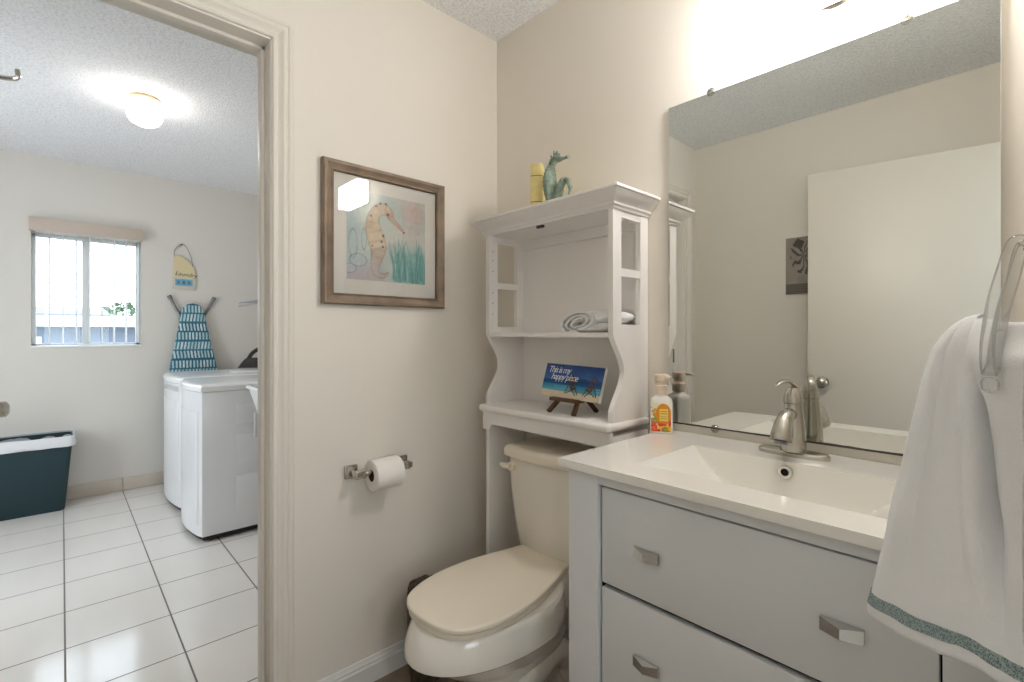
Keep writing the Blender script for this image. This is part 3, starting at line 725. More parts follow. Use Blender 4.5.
# paper roll and holder
root = thing('paper_holder', 'square nickel toilet paper holder on the left wall', 'paper holder', (0, -.545, .735))
for y, s_ in ((-.652, 1), (-.462, -1)):
    bm = NB(); box(bm, 0, .010, y - .022, y + .022, .713, .757, .003); box(bm, .010, .016, y - .016, y + .016, .719, .751, .003); box(bm, .014, .066, y - .010, y + .010, .725, .745, .003)
    box(bm, .048, .068, y - .013 + s_ * .004, y + .013 + s_ * .012, .721, .749, .004); finish('post', bm, 'nickel', root)
bm = NB(); tube(bm, [(.058, -.640, .735), (.058, -.474, .735)], .009, 14); finish('rod', bm, 'nickel', root)
root = thing('toilet_paper', 'white toilet paper roll on the nickel holder', 'toilet paper', (.058, -.545, .735))
bm = NB(); zc = .735 - .011
lathe(bm, [(.0205, -.606), (.049, -.606), (.0515, -.604), (.0515, -.508), (.049, -.506), (.0205, -.506), (.0205, -.606)], (.058, 0, zc), 40, 'y', cap0=False, cap1=False); finish('roll', bm, 'paper', root)
bm = NB(); lathe(bm, [(.0205, -.605), (.0190, -.605), (.0190, -.507), (.0205, -.507)], (.058, 0, zc), 28, 'y', cap0=False, cap1=False); finish('core', bm, 'card', root)

# ------------------------------------------------------------------ toilet
TX = .470
root = thing('toilet', 'white two-piece toilet with an almond lid between the left wall and the vanity', 'toilet', (TX, -.38, 0)); root.rotation_euler = (0, 0, math.radians(4.0))
TOILET = root
def egg(z, hw, yb, yf, back=.6, n=56, pw=2.2, cx=TX - .006):
    """closed outline: rounded front at yf, flatter back at yb"""
    ym = yb + (yf - yb) * .42; P = []
    for k in range(n):
        a = 2 * PI * k / n; c, s = math.cos(a), math.sin(a)
        e = 2.0 if s < 0 else pw
        x = hw * math.copysign(abs(c) ** (2 / e), c); 
        y = ym + (math.copysign(abs(s) ** (2 / e), s)) * ((yb - ym) if s > 0 else (ym - yf))
        if s > 0: x *= 1 - (1 - back) * ((y - ym) / (yb - ym)) ** 2
        P.append((cx + x, y, z))
    return P
bm = NB()
loft(bm, [egg(0, .118, -.10, -.52, .9), egg(.03, .116, -.10, -.515, .9), egg(.05, .106, -.11, -.50, .9), egg(.14, .098, -.12, -.49, .9), egg(.21, .106, -.13, -.515, .9), egg(.265, .138, -.14, -.585, .85),
          egg(.305, .164, -.15, -.645, .8), egg(.335, .171, -.16, -.688, .75), egg(.342, .177, -.16, -.698, .72), egg(.350, .184, -.16, -.710, .72), egg(.375, .183, -.16, -.710, .72), egg(.405, .175, -.16, -.698, .72), egg(.420, .171, -.16, -.691, .72), egg(.427, .163, -.165, -.682, .72), egg(.427, .13, -.19, -.63, .72)])
finish('bowl', bm, 'ceramic', root)
bm = NB()
for sx in (-1, 1):
    tube(bm, spline([(TX + sx * .070, -.45, .13), (TX + sx * .088, -.36, .20), (TX + sx * .092, -.27, .225), (TX + sx * .090, -.19, .17), (TX + sx * .088, -.15, .06), (TX + sx * .088, -.15, .0)], 6), [.03] * 6 + [.042] * 13 + [.046] * 12, 14)
loft(bm, [egg(0, .128, -.06, -.36, .95), egg(.022, .126, -.06, -.36, .95), egg(.034, .110, -.07, -.34, .95)])
finish('trapway', bm, 'ceramic', root)
bm = NB(); box(bm, TX - .105, TX + .105, -.245, -.03, .33, .432, .018, 3); finish('tank_deck', bm, 'ceramic', root)
# tank
def tring(z, hw, yf, yb=-.030, n=10, bow=.018, r=.035):
    P = [(TX + hw, yb, z), (TX - hw, yb, z)]
    for k in range(5):
        a = PI + k / 4 * PI / 2; P.append((TX - hw + r + r * math.cos(a), yf + r + r * math.sin(a), z))
    for k in range(1, n):
        u = k / n; P.append((TX - hw + r + (2 * hw - 2 * r) * u, yf - bow * (1 - (2 * u - 1) ** 2), z))
    for k in range(5):
        a = 1.5 * PI + k / 4 * PI / 2; P.append((TX + hw - r + r * math.cos(a), yf + r + r * math.sin(a), z))
    return P
bm = NB(); loft(bm, [tring(.432, .140, -.160), tring(.440, .148, -.168), tring(.55, .163, -.180), tring(.66, .170, -.192), tring(.768, .174, -.196)]); finish('tank', bm, 'ceramic', root, ang=50)
bm = NB(); loft(bm, [tring(.766, .180, -.202, -.026), tring(.770, .186, -.209, -.023), tring(.792, .187, -.210, -.023), tring(.803, .180, -.203, -.026), tring(.806, .165, -.19, -.03)]); finish('tank_lid', bm, 'seat', root, ang=50)
bm = NB(); lathe(bm, [(.016, -.188), (.016, -.212), (.012, -.216)], (TX - .135, 0, .737), 16, 'y'); tube(bm, spline([(TX - .135, -.216, .737), (TX - .152, -.222, .739), (TX - .160, -.224, .741), (TX - .170, -.222, .742)], 4), [.012, .0125, .013, .0135, .0135, .013, .0125, .012, .012, .011, .0105, .009, .006], 12, flat=.8); finish('flush_lever', bm, 'seat', root)
# seat, lid
def lidring(z, g):
    half = [(.0, .0), (.06, .0), (.092, .0005), (.108, .004), (.117, .018), (.127, .06), (.149, .13), (.167, .21), (.175, .29), (.172, .352), (.157, .415), (.130, .466), (.090, .494), (.045, .505), (.0, .508)]
    sp_ = spline([(a, b_, 0) for a, b_ in half], 4); cy = .26; P = []
    for p in sp_: P.append((TX - .012 + .925 * p.x * (1 + g / .18), -.170 - (cy + (p.y - cy) * (1 + g / .27)), z))
    for p in reversed(sp_[1:-1]): P.append((TX - .012 - .925 * p.x * (1 + g / .18), -.170 - (cy + (p.y - cy) * (1 + g / .27)), z))
    return P
bm = NB(); loft(bm, [lidring(.4285, -.012), lidring(.431, -.006), lidring(.443, -.005), lidring(.446, -.009)]); finish('seat_ring', bm, 'seat', root, ang=50)
bm = NB(); loft(bm, [lidring(.4482, -.006), lidring(.4490, -.001), lidring(.4575, 0), lidring(.4605, -.002), lidring(.4622, -.008), lidring(.4630, -.025), lidring(.4635, -.09)]); finish('lid', bm, 'seat', root, ang=50)
for sx in (-1, 1):
    bm = NB(); box(bm, TX + sx * .075 - .022, TX + sx * .075 + .022, -.196, -.160, .420, .446, .008, 3); finish('hinge', bm, 'seat', root)
    bm = NB(); lathe(bm, [(.018, .034), (.017, .046), (.010, .056), (.001, .058)], (TX + sx * .112, -.22, 0), 16); finish('bolt_cap', bm, 'ceramic', root)
bm = NB(); tube(bm, spline([(TX - .165, -.018, .20), (TX - .175, -.07, .21), (TX - .17, -.10, .30), (TX - .150, -.105, .42), (TX - .135, -.105, .445)], 6), .006, 8); tube(bm, [(TX - .165, 0, .20), (TX - .165, -.05, .20)], .012, 12); finish('supply_line', bm, 'wire', root)
# brown basket behind the bowl
bm = NB(); BKX = .108
def wob(r, z, sd): 
    return [(BKX + (r * .70 + .010 * nz(math.cos(k * PI / 18) * 2, math.sin(k * PI / 18) * 2, 1.5, sd)) * math.cos(k * PI / 18), -.425 + (r * .70 + .010 * nz(math.sin(k * PI / 18) * 2, math.cos(k * PI / 18) * 2, 1.5, sd + 3)) * math.sin(k * PI / 18), z + .012 * nz(math.cos(k * PI / 18), math.sin(k * PI / 18), 3, sd) * (z > .2)) for k in range(36)]
loft(bm, [wob(.072, 0, 1), wob(.080, .05, 2), wob(.086, .14, 3), wob(.092, .24, 4), wob(.096, .28, 5), wob(.088, .315, 6), wob(.06, .33, 7), wob(.02, .332, 8)])
tag(finish('basket', bm, 'brown', loc=(.108, -.425, 0)), 'dark brown mottled basket tucked between the toilet bowl and the wall', 'basket')

# ------------------------------------------------------------------ cabinet over the toilet
EX0, EX1, EYF, EYB = .155, .727, -.190, -.003
root = thing('toilet_cabinet', 'white open shelf cabinet standing over the toilet', 'cabinet', ((EX0 + EX1) / 2, -.10, 0))
TH = .018
for x0, x1 in ((EX0, EX0 + TH), (EX1 - TH, EX1)):
    b = NB()
    # lower curved panel
    fr = []
    for k in range(49):
        z = .935 + (1.222 - .935) * k / 48
        y = EYF + (.058 * math.sin(PI * (.5 * sst(.965, 1.195, z) + .5 * (z - .965) / .23)) if .965 < z < 1.195 else 0)
        fr.append((y, z))
    prism(b, [(EYB, .935)] + fr + [(EYB, 1.222)], 'x', x0, x1)
    box(b, x0, x1, EYF, -.148, 1.222, 1.572); box(b, x0, x1, -.046, EYB, 1.222, 1.572)
    box(b, x0 + .001, x1 - .001, -.148, -.046, 1.540, 1.572); box(b, x0 + .001, x1 - .001, -.148, -.046, 1.366, 1.389)
    finish('side_panel', b, 'white', root, smooth=False)
    b = NB(); box(b, x0, x1, EYF, EYB, 0, .895, .002); finish('leg_panel', b, 'white', root)
bm = NB(); box(bm, EX0 + TH, EX1 - TH, -.010, -.004, .935, 1.57); finish('back_panel', bm, 'white', root, smooth=False)
bm = NB(); box(bm, EX0 + TH, EX1 - TH, -.020, -.010, 1.525, 1.57); finish('header_rail', bm, 'white', root, smooth=False)
bm = NB(); box(bm, EX0 + TH, EX1 - TH, EYF + .004, -.010, 1.184, 1.199, .002); finish('shelf', bm, 'white', root)
# crown
cp = [(.004, 1.560), (.006, 1.566), (.012, 1.570), (.012, 1.576), (.018, 1.584), (.030, 1.592), (.038, 1.602), (.040, 1.606), (.045, 1.608), (.045, 1.616), (.038, 1.619), (-.06, 1.619), (-.06, 1.566)]
bm = NB()
loft(bm, [[(EX0 - a, EYB, z) for a, z in cp], [(EX0 - a, EYF - a, z) for a, z in cp], [(EX1 + a, EYF - a, z) for a, z in cp], [(EX1 + a, EYB, z) for a, z in cp]])
box(bm, EX0 + .04, EX1 - .04, EYF + .03, EYB, 1.570, 1.6185)
finish('crown', bm, 'white', root, ang=20)
bm = NB(); box(bm, EX0 + TH, EX1 - TH, EYF, EYB, 1.562, 1.571); finish('top_board', bm, 'white', root, smooth=False)
bm = NB(); box(bm, .405, .435, -.178, -.168, 1.553, 1.562, .001); finish('magnet_catch', bm, 'black', root)
# ledge and apron
bm = NB(); box(bm, EX0 - .004, EX1 + .008, -.226, EYB, .910, .935, .010, 4); finish('ledge', bm, 'white', root, ang=40)
bm = NB(); ap = [(EX0, .908), (EX0, .842), (EX0 + .030, .842), (EX0 + .040, .846), (EX0 + .044, .856), (EX0 + .052, .864), (EX1 - .052, .864), (EX1 - .044, .856), (EX1 - .040, .846), (EX1 - .030, .842), (EX1, .842), (EX1, .908)]
prism(bm, ap, 'y', -.206, -.190); finish('apron', bm, 'white', root, smooth=False)
for x in (EX0 + .0165, EX1 - .0165):
    for z in (1.27, 1.31, 1.35, 1.43, 1.47, 1.505):
        s_ = 1 if x < .4 else -1
        bm = NB(); lathe(bm, [(.0028, x), (.0026, x + s_ * .0022)], (0, -.172, z), 8, 'x'); finish('shelf_pin_hole', bm, 'baggrey', root)

# folded towel on the shelf
root = thing('folded_towel', 'white towel rolled and folded on the cabinet shelf', 'towel', (.63, -.095, 1.199))
def foldloop(x0, x1, y0, y1, z, h, curl=0.0, sd=0):
    rings = []; nx = 26
    for i in range(nx + 1):
        u = i / nx; x = x0 + (x1 - x0) * u; e = min(1, 5 * u, 5 * (1 - u)) ** .5; ring = []
        for k in range(24):
            a = 2 * PI * k / 24; c, s = math.cos(a), math.sin(a)
            yy = (y0 + y1) / 2 + (y1 - y0) / 2 * math.copysign(abs(c) ** .6, c) * (.86 + .14 * e)
            zz = z + h * (.5 + .5 * math.copysign(abs(s) ** .7, s) * e) + .006 * nz(x, yy, 16, sd) - curl * (1 - u)
            ring.append((x, yy, max(zz, 1.1993)))
        rings.append(ring)
    return rings
bm = NB(); loft(bm, foldloop(.545, .703, -.168, -.030, 1.199, .030, 0, 1)); finish('lower_fold', bm, 'towel', root, ang=70)
bm = NB(); loft(bm, foldloop(.530, .705, -.168, -.022, 1.226, .040, 0, 5)); finish('upper_fold', bm, 'towel', root, ang=70)
bm = NB()
sp = []
for k in range(46):
    a = k / 45 * 2.6 * 2 * PI; r = .006 + .0031 * a / 1.9; sp.append((a, r))
tk = .0032
outl = [(.585 + 2.1 * (r + tk) * math.cos(a), 1.2315 + 1.0 * (r + tk) * math.sin(a) + .008 * math.cos(a)) for a, r in sp]
inl = [(.585 + 2.1 * (r - tk * .2) * math.cos(a), 1.2315 + 1.0 * (r - tk * .2) * math.sin(a) + .008 * math.cos(a)) for a, r in sp]
A = [[bm.verts.new((x, y, max(z, 1.1995))) for x, z in outl] for y in (-.178, -.10)]; B_ = [[bm.verts.new((x, y, max(z, 1.1995))) for x, z in inl] for y in (-.178, -.10)]
for k in range(len(sp) - 1):
    ringface(bm, (A[0][k], A[0][k + 1], A[1][k + 1], A[1][k])); ringface(bm, (B_[0][k], B_[1][k], B_[1][k + 1], B_[0][k + 1]))
    ringface(bm, (A[0][k], B_[0][k], B_[0][k + 1], A[0][k + 1])); ringface(bm, (A[1][k], A[1][k + 1], B_[1][k + 1], B_[1][k]))
finish('rolled_end', bm, 'towel', root, ang=70)

# beach canvas on its easel
root = thing('mini_easel', 'small dark wooden easel under the beach canvas', 'easel', (.50, -.14, .935))
def bar(name, a, b_, w, d, m='darkwood', par=None):
    a, b_ = Vector(a), Vector(b_); t_ = (b_ - a).normalized(); s_ = t_.cross(Vector((0, 1, 0))).normalized(); n_ = s_.cross(t_)
    B = NB(); loft(B, [[p + s_ * i * w / 2 + n_ * j * d / 2 for i, j in ((-1, -1), (1, -1), (1, 1), (-1, 1))] for p in (a, b_)]); return finish(name, B, m, par or root, smooth=False)
bar('leg', (0.459, -.176, .936), (0.484, -.140, .985), .013, .010); bar('leg', (0.567, -.176, .936), (0.560, -.140, .985), .013, .010); bar('leg', (0.574, -.062, .936), (0.522, -.118, 1.03), .012, .010)
bar('leg', (0.484, -.140, .975), (0.517, -.112, 1.06), .010, .008); bar('leg', (0.560, -.140, .975), (0.527, -.112, 1.06), .010, .008)
bm = NB(); box(bm, .462, .582, -.175, -.135, .975, .987, .002); finish('ledge', bm, 'darkwood', root)
CU = Vector((1, -.03, -.02)).normalized(); CVr = Vector((.0, .30, .954)); CV = (CVr - CU * CVr.dot(CU)).normalized()
root = thing('beach_canvas', 'small canvas of two beach chairs and blue sea standing on the mini easel', 'canvas', (.50, -.15, .9875))
CO = Vector((.408, -.1600, .9895)); CW_, CH_ = .250, .110
CN = CU.cross(CV)
bm = NB(); plate(bm, CW_, CH_, .012, CO - CN * .0006, CU, CV); finish('canvas', bm, 'canvas', root, smooth=False)
def beach(u, v):
    if v < .20: c = mixc((226, 212, 186), (206, 196, 176), .5 + .5 * nz(u, v, 20))
    elif v < .40: c = mixc((92, 170, 190), (44, 128, 168), (v - .2) / .2)
    elif v < .52: c = mixc((24, 84, 140), (26, 66, 116), (v - .4) / .12)
    else: c = mixc((66, 108, 170), (38, 66, 124), (v - .52) / .48)
    if u > .35 and .5 < v < .60 + .05 * nz(u, 0, 8): c = mixc(c, (30, 58, 96), .8)
    c = mixc(c, (92, 130, 186), .35 * max(0, nz(u, v, 6, 2)) * (v > .52)) 
    if v > .24 and v < .40 and math.sin(v * 190 + 3 * u) > .9: c = mixc(c, (170, 210, 220), .4)
    return c
painted('print', CO, CU, CV, CW_, CH_, 90, 45, beach, root, thick=.0005)
def on_canvas(u, v, d=.0006): return CO + CU * (CW_ * u) + CV * (CH_ * v) + CN * d
for x0, s_ in ((.50, 1), (.87, -1)):
    bm = NB()
    def seg(a, b_, w): 
        a, b_ = Vector(a + (0,)), Vector(b_ + (0,)); t_ = (b_ - a).normalized(); n_ = Vector((-t_.y, t_.x, 0)) * w / 2
        ringface(bm, [bm.verts.new(on_canvas(x0 + s_ * 1.35 * p.x / CW_, (.012 + 1.25 * (p.y - .010)) / CH_, .0008)) for p in (a + n_, b_ + n_, b_ - n_, a - n_)])
    seg((-.010, .056), (.004, .024), .003); seg((.004, .062), (.016, .026), .003)
    for k in range(5): seg((-.010 + .0035 * k, .056 - .008 * k), (.004 + .003 * k, .062 - .009 * k), .0035)
    seg((-.004, .040), (-.014, .012), .003); seg((.016, .030), (-.010, .012), .0025); seg((.004, .026), (.020, .010), .003); seg((.016, .030), (.026, .012), .003); seg((.0, .028), (.022, .030), .003)
    finish('beach_chair_motif', bm, 'darkwood', root, smooth=False)
lettering('lettering', 'This is my', .031, on_canvas(.05, .73), CU, CV, root, 'whiteink', .0002, .3, space=.82)
lettering('lettering', 'happy place', .031, on_canvas(.13, .52), CU, CV, root, 'whiteink', .0002, .3, space=.82)

# book and seahorse on top of the cabinet
root = thing('book', 'yellow book standing upright on top of the white cabinet', 'book', (.325, -.085, 1.619))
bx = Matrix.Translation((.325, -.085, 0)) @ Matrix.Rotation(math.radians(38), 4, 'Z')
bm = NB(); box(bm, -.022, -.019, -.055, .055, 1.619, 1.797, .001, xf=bx); box(bm, .019, .022, -.055, .055, 1.619, 1.797, .001, xf=bx)
loft(bm, [[bx @ Vector((.022 * math.sin(a_) * q_, -.052 - .010 * math.cos(a_) * q_, z)) for q_, rng in ((1, range(9)), (.86, range(8, -1, -1))) for a_ in [PI * (k / 8 - .5) for k in rng]] for z in (1.619, 1.797)])
finish('cover', bm, 'yellow', root, ang=60)
bm = NB(); box(bm, -.0188, .0188, -.050, .051, 1.622, 1.793, xf=bx); finish('pages', bm, 'mat', root)
for z in (1.660, 1.752):
    bm = NB(); loft(bm, [[bx @ Vector((.0223 * math.sin(PI * (k / 8 - .5)), -.0524 - .010 * math.cos(PI * (k / 8 - .5)), z_)) for k in range(9)] for z_ in (z, z + .003)], False, False, closed=False)
    bmesh.ops.solidify(bm, geom=bm.faces[:], thickness=.0003); finish('spine_band', bm, 'pages', root, smooth=False)
root = thing('seahorse_figurine', 'verdigris green seahorse figurine beside the yellow book on the cabinet', 'figurine', (0.441, -.13, 1.619))
SX = .400; fy = -.13
body = spline([(0.438, fy, 1.628), (0.428, fy, 1.6629), (0.426, fy, 1.6964), (0.424, fy, 1.7298), (0.428, fy, 1.7584), (0.438, fy, 1.7804), (0.454, fy, 1.7890), (0.468, fy, 1.7842)], 7)
rb = []
for i in range(len(body)):
    f = i / (len(body) - 1); rb.append((.011 + .018 * math.sin(PI * min(1, f * 1.5)) if f < .66 else .013 + .003 * math.sin((f - .66) / .34 * PI)) + (.0016 if i % 3 == 0 else 0))
bm = NB(); tube(bm, body, rb, 14, flat=.7); finish('body', bm, 'verdigris', root, ang=70)
bm = NB(); tube(bm, spline([(0.464, fy, 1.7852), (0.481, fy, 1.7823), (0.500, fy, 1.7823), (0.506, fy, 1.7833)], 4), [.010, .009, .008, .007, .0062, .0056, .0052, .005, .0052, .0058, .0062, .0065, .0055], 10); finish('snout', bm, 'verdigris', root)
bm = NB(); tube(bm, spline([(0.436, fy, 1.632), (0.456, fy, 1.6467), (0.470, fy, 1.6868), (0.488, fy, 1.7078), (0.506, fy, 1.7021), (0.516, fy, 1.6773), (0.510, fy, 1.6505), (0.500, fy, 1.6391)], 5), [.017] * 8 + [.013] * 8 + [.009] * 10 + [.006] * 10, 10); finish('tail', bm, 'verdigris', root)
bm = NB()
for a, b_ in (((0.446, fy, 1.7995), (0.444, fy, 1.8186)), ((0.454, fy, 1.7995), (0.458, fy, 1.8148)), ((0.436, fy, 1.7919), (0.428, fy, 1.8071)), ((0.462, fy, 1.7957), (0.470, fy, 1.8033))): tube(bm, [a, b_], [.006, .002], 7)
finish('crest', bm, 'verdigris', root)
bm = NB(); prism(bm, [(0.450, 1.6753), (0.478, 1.6620), (0.484, 1.6734), (0.478, 1.6868), (0.484, 1.6983), (0.472, 1.7059), (0.456, 1.7002)], 'y', fy - .006, fy + .006, .002); finish('fin', bm, 'verdigris', root)
bm = NB(); box(bm, .412, .462, fy - .022, fy + .022, 1.619, 1.632, .004); finish('plinth', bm, 'verdigris', root)

# ------------------------------------------------------------------ mirror and lamp over it
root = thing('wall_mirror', 'large frameless mirror above the vanity', 'mirror', (1.155, 0, .926))
bm = NB(); box(bm, .800, 1.512, -.0075, -.002, .928, 1.881, .0008, 1); finish('silvered_glass', bm, 'mirror', root, smooth=False)
bm = NB(); top_, bot_ = [], []
for k in range(61):
    x = .800 + .712 * k / 60; w_ = .0022 + .0022 * max(0, nz(x, .3, 11)) + .0016 * (x > 1.05) * max(0, nz(x, .8, 40))
    top_.append((x, .928 + w_)); bot_.append((x, .926))
prism(bm, bot_ + top_[::-1], 'y', -.0079, -.0060); finish('worn_edge', bm, 'edge', root, smooth=False)
for x, z in ((.932, 1.882), (1.367, 1.882), (.943, .926), (1.375, .926)):
    s_ = 1 if z > 1.5 else -1
    bm = NB(); lathe(bm, [(.011, -.002), (.0115, -.009), (.009, -.0125), (.001, -.013)], (x, 0, z), 18, 'y'); o = finish('mirror_clip', bm, 'clip', root)
    bm = NB(); lathe(bm, [(.0035, -.0131), (.003, -.0146), (.0005, -.015)], (x, 0, z + s_ * .004), 10, 'y'); finish('screw', bm, 'nickel', o)

root = thing('vanity_light', 'lit frosted glass box wall lamp above the mirror', 'lamp', (1.235, 0, 2.05))
bm = NB(); lathe(bm, [(.062, -.001), (.062, -.008), (.050, -.020), (.020, -.024), (.018, -.060)], (1.235, 0, 2.035), 36, 'y'); finish('canopy', bm, 'nickel', root)
bm = NB(); box(bm, 1.092, 1.350, -.128, -.058, 1.953, 2.085, .008, 3); finish('shade', bm, 'shade', root)

# ------------------------------------------------------------------ vanity
VX0, VX1, VY = .815, 1.553, -.490
root = thing('vanity_cabinet', 'white vanity cabinet with drawers under the sink', 'cabinet', ((VX0 + VX1) / 2, -.25, 0))
VC = .885
bm = NB()
for x0, x1 in ((VX0, VX0 + .082), (VX1 - .082, VX1)): box(bm, x0, x1, VY, VY + .020, 0, VC, .0015)
box(bm, VX0 + .082, VX1 - .082, VY, VY + .020, .862, VC, .0015); box(bm, VX0 + .082, VX1 - .082, VY, VY + .020, .09, .185, .0015)
finish('face_frame', bm, 'vanity', root)
for x0 in (VX0, VX1 - .016):
    bm = NB(); box(bm, x0, x0 + .016, VY + .020, -.004, 0, VC, .001); finish('side_panel', bm, 'vanity', root)
bm = NB(); box(bm, VX0 + .016, VX1 - .016, VY + .030, VY + .034, .10, .83); finish('gap_shade_panel', bm, 'gap', root, smooth=False)  # near-black sheet paints the shade in the gaps between drawers
bm = NB(); box(bm, VX0 + .016, VX1 - .016, -.30, -.010, .09, .11); finish('bottom_panel', bm, 'vanity', root, smooth=False)
for z0, z1 in ((.6440, .855), (.412, .6335), (.190, .403)):
    bm = NB(); box(bm, VX0 + .086, VX1 - .086, VY + .011, VY + .028, z0, z1, .0025); dr = finish('drawer', bm, 'vanity', root)
    zm = (z0 + z1) / 2 - .009
    for x in (1.014, 1.354):
        w_, h_ = .029, .0105; y0 = VY + .011; bm = NB()
        q = [(x - w_, zm - h_), (x + w_, zm - h_), (x + w_, zm + h_), (x - w_, zm + h_)]
        r0 = [(a, y0, b_) for a, b_ in q]; r1 = [(a, y0 - .006, b_) for a, b_ in q]
        v0 = [bm.verts.new(p) for p in r0]; v1 = [bm.verts.new(p) for p in r1]
        for k in range(4): ringface(bm, (v0[k], v0[(k + 1) % 4], v1[(k + 1) % 4], v1[k]))
        ringface(bm, v0[::-1])
        rt_, rb_ = bm.verts.new((x, y0 - .0165, zm + h_ * .55)), bm.verts.new((x, y0 - .0165, zm - h_))
        ringface(bm, (v1[0], rb_, rt_, v1[3])); ringface(bm, (rb_, v1[1], v1[2], rt_)); ringface(bm, (v1[3], rt_, v1[2])); ringface(bm, (v1[0], v1[1], rb_))
        finish('handle', bm, 'handle', dr, smooth=False)

# sink top with its rectangular basin
root = thing('sink_top', 'glossy white vanity top with a wide rectangular basin', 'sink', (1.18, -.25, VC))
CX0, CX1, CY0, CY1, CZ = .795, 1.557, -.505, -.003, .904
BX_0, BX_1, BY_0, BY_1, BD = .950, 1.408, -.412, -.148, .105
def lines(a, b_, c, d, n1, n2, e):
    g = list(np.linspace(a, b_, n1)) + list(b_ + (c - b_) * (0.5 - 0.5 * np.cos(np.linspace(0, PI, n2)))) + list(np.linspace(c, d, n1))
    return sorted(set(round(x, 5) for x in g))
gx = lines(CX0, BX_0, BX_1, CX1, 4, 70, 0); gy = lines(CY0, BY_0, BY_1, CY1, 4, 56, 0)
def edgez(x, y):
    if not (BX_0 < x < BX_1 and BY_0 < y < BY_1): d = 0.0
    else:
        u, v = x - BX_0, BX_1 - x; f, b_ = y - BY_0, BY_1 - y
        sx = lambda t: 1 - (1 - min(1, t / .150)) ** 1.6
        sf = lambda t: 1 - (1 - min(1, t / .060)) ** 2.2
        sb = lambda t: 1 - (1 - min(1, t / .030)) ** 1.6
        d = BD * min(sx(u), sx(v), sf(f), sb(b_)) 
    return CZ - d
bm = NB(); gv = [[bm.verts.new((x, y, edgez(x, y))) for x in gx] for y in gy]
for j in range(len(gy) - 1):
    for i in range(len(gx) - 1): ringface(bm, (gv[j][i], gv[j][i + 1], gv[j + 1][i + 1], gv[j + 1][i]))
peri = [gv[0][i] for i in range(len(gx))] + [gv[j][-1] for j in range(1, len(gy))] + [gv[-1][i] for i in range(len(gx) - 2, -1, -1)] + [gv[j][0] for j in range(len(gy) - 2, 0, -1)]
r1 = [bm.verts.new((v.co.x, v.co.y, VC + .0005)) for v in peri]
for k in range(len(peri)):
    ringface(bm, (peri[k], r1[k], r1[(k + 1) % len(peri)], peri[(k + 1) % len(peri)]))
finish('basin_top', bm, 'sink', root, ang=32)
def yring(name, m, prof, c, seg=28):
    b = NB(); lathe(b, prof, c, seg, 'y'); return finish(name, b, m, root)
oc = (1.172, 0, .8815)
bm = NB(); lathe(bm, [(.0075, -.1565), (.0085, -.1610), (.0140, -.1610), (.0152, -.1560), (.0152, -.150)], oc, 28, 'y', cap0=False); finish('overflow_ring', bm, 'chrome', root)
bm = NB(); lathe(bm, [(.0080, -.152), (.0080, -.1572)], oc, 24, 'y'); finish('overflow_hole', bm, 'gap', root)
bm = NB(); lathe(bm, [(.024, .799), (.022, .802), (.012, .801), (.010, .805), (.001, .806)], (1.178, -.29, 0), 24); finish('drain', bm, 'chrome', root)

# faucet
FX, FY = 1.163, -.074
root = thing('faucet', 'brushed nickel single lever faucet on the sink', 'faucet', (FX, FY, CZ))
bm = NB()
def plate_ring(z, g):
    P = []
    for k in range(48):
        a = 2 * PI * k / 48; c, s = math.cos(a), math.sin(a)
        P.append((FX + (.077 - g) * math.copysign(abs(c) ** .8, c), FY + (.0255 - g) * math.copysign(abs(s) ** .8, s), z))
    return P
loft(bm, [plate_ring(CZ, 0), plate_ring(CZ + .008, 0), plate_ring(CZ + .012, .003), plate_ring(CZ + .0135, .010)]); finish('base_plate', bm, 'nickel', root)
bm = NB(); lathe(bm, [(.0285, CZ + .012), (.0280, CZ + .03), (.0262, CZ + .06), (.0228, CZ + .095), (.0198, CZ + .118), (.0196, CZ + .124), (.018, CZ + .126)], (FX, FY, 0), 32); finish('body', bm, 'nickel', root)
bm = NB(); lathe(bm, [(.0205, CZ + .126), (.0210, CZ + .132), (.0198, CZ + .142), (.0165, CZ + .153), (.011, CZ + .162), (.001, CZ + .166)], (FX, FY, 0), 32); finish('handle_cap', bm, 'nickel', root)
bm = NB(); tube(bm, spline([(FX + .008, FY + .014, CZ + .146), (FX + .003, FY + .004, CZ + .166), (FX - .004, FY - .018, CZ + .178), (FX - .010, FY - .040, CZ + .178), (FX - .016, FY - .062, CZ + .171)], 6), [.010, .0095, .0085, .007, .0035], 14, flat=.55); finish('lever', bm, 'nickel', root)
bm = NB(); tube(bm, spline([(FX, FY - .012, CZ + .098), (FX, FY - .038, CZ + .101), (FX, FY - .062, CZ + .088), (FX, FY - .080, CZ + .064), (FX, FY - .086, CZ + .047)], 7), [.0135, .0155, .0180, .0210, .0235], 20); finish('spout', bm, 'nickel', root)
bm = NB(); tube(bm, [(FX, FY - .0862, CZ + .046), (FX, FY - .0875, CZ + .040)], .014, 16); finish('aerator', bm, 'steel', root)

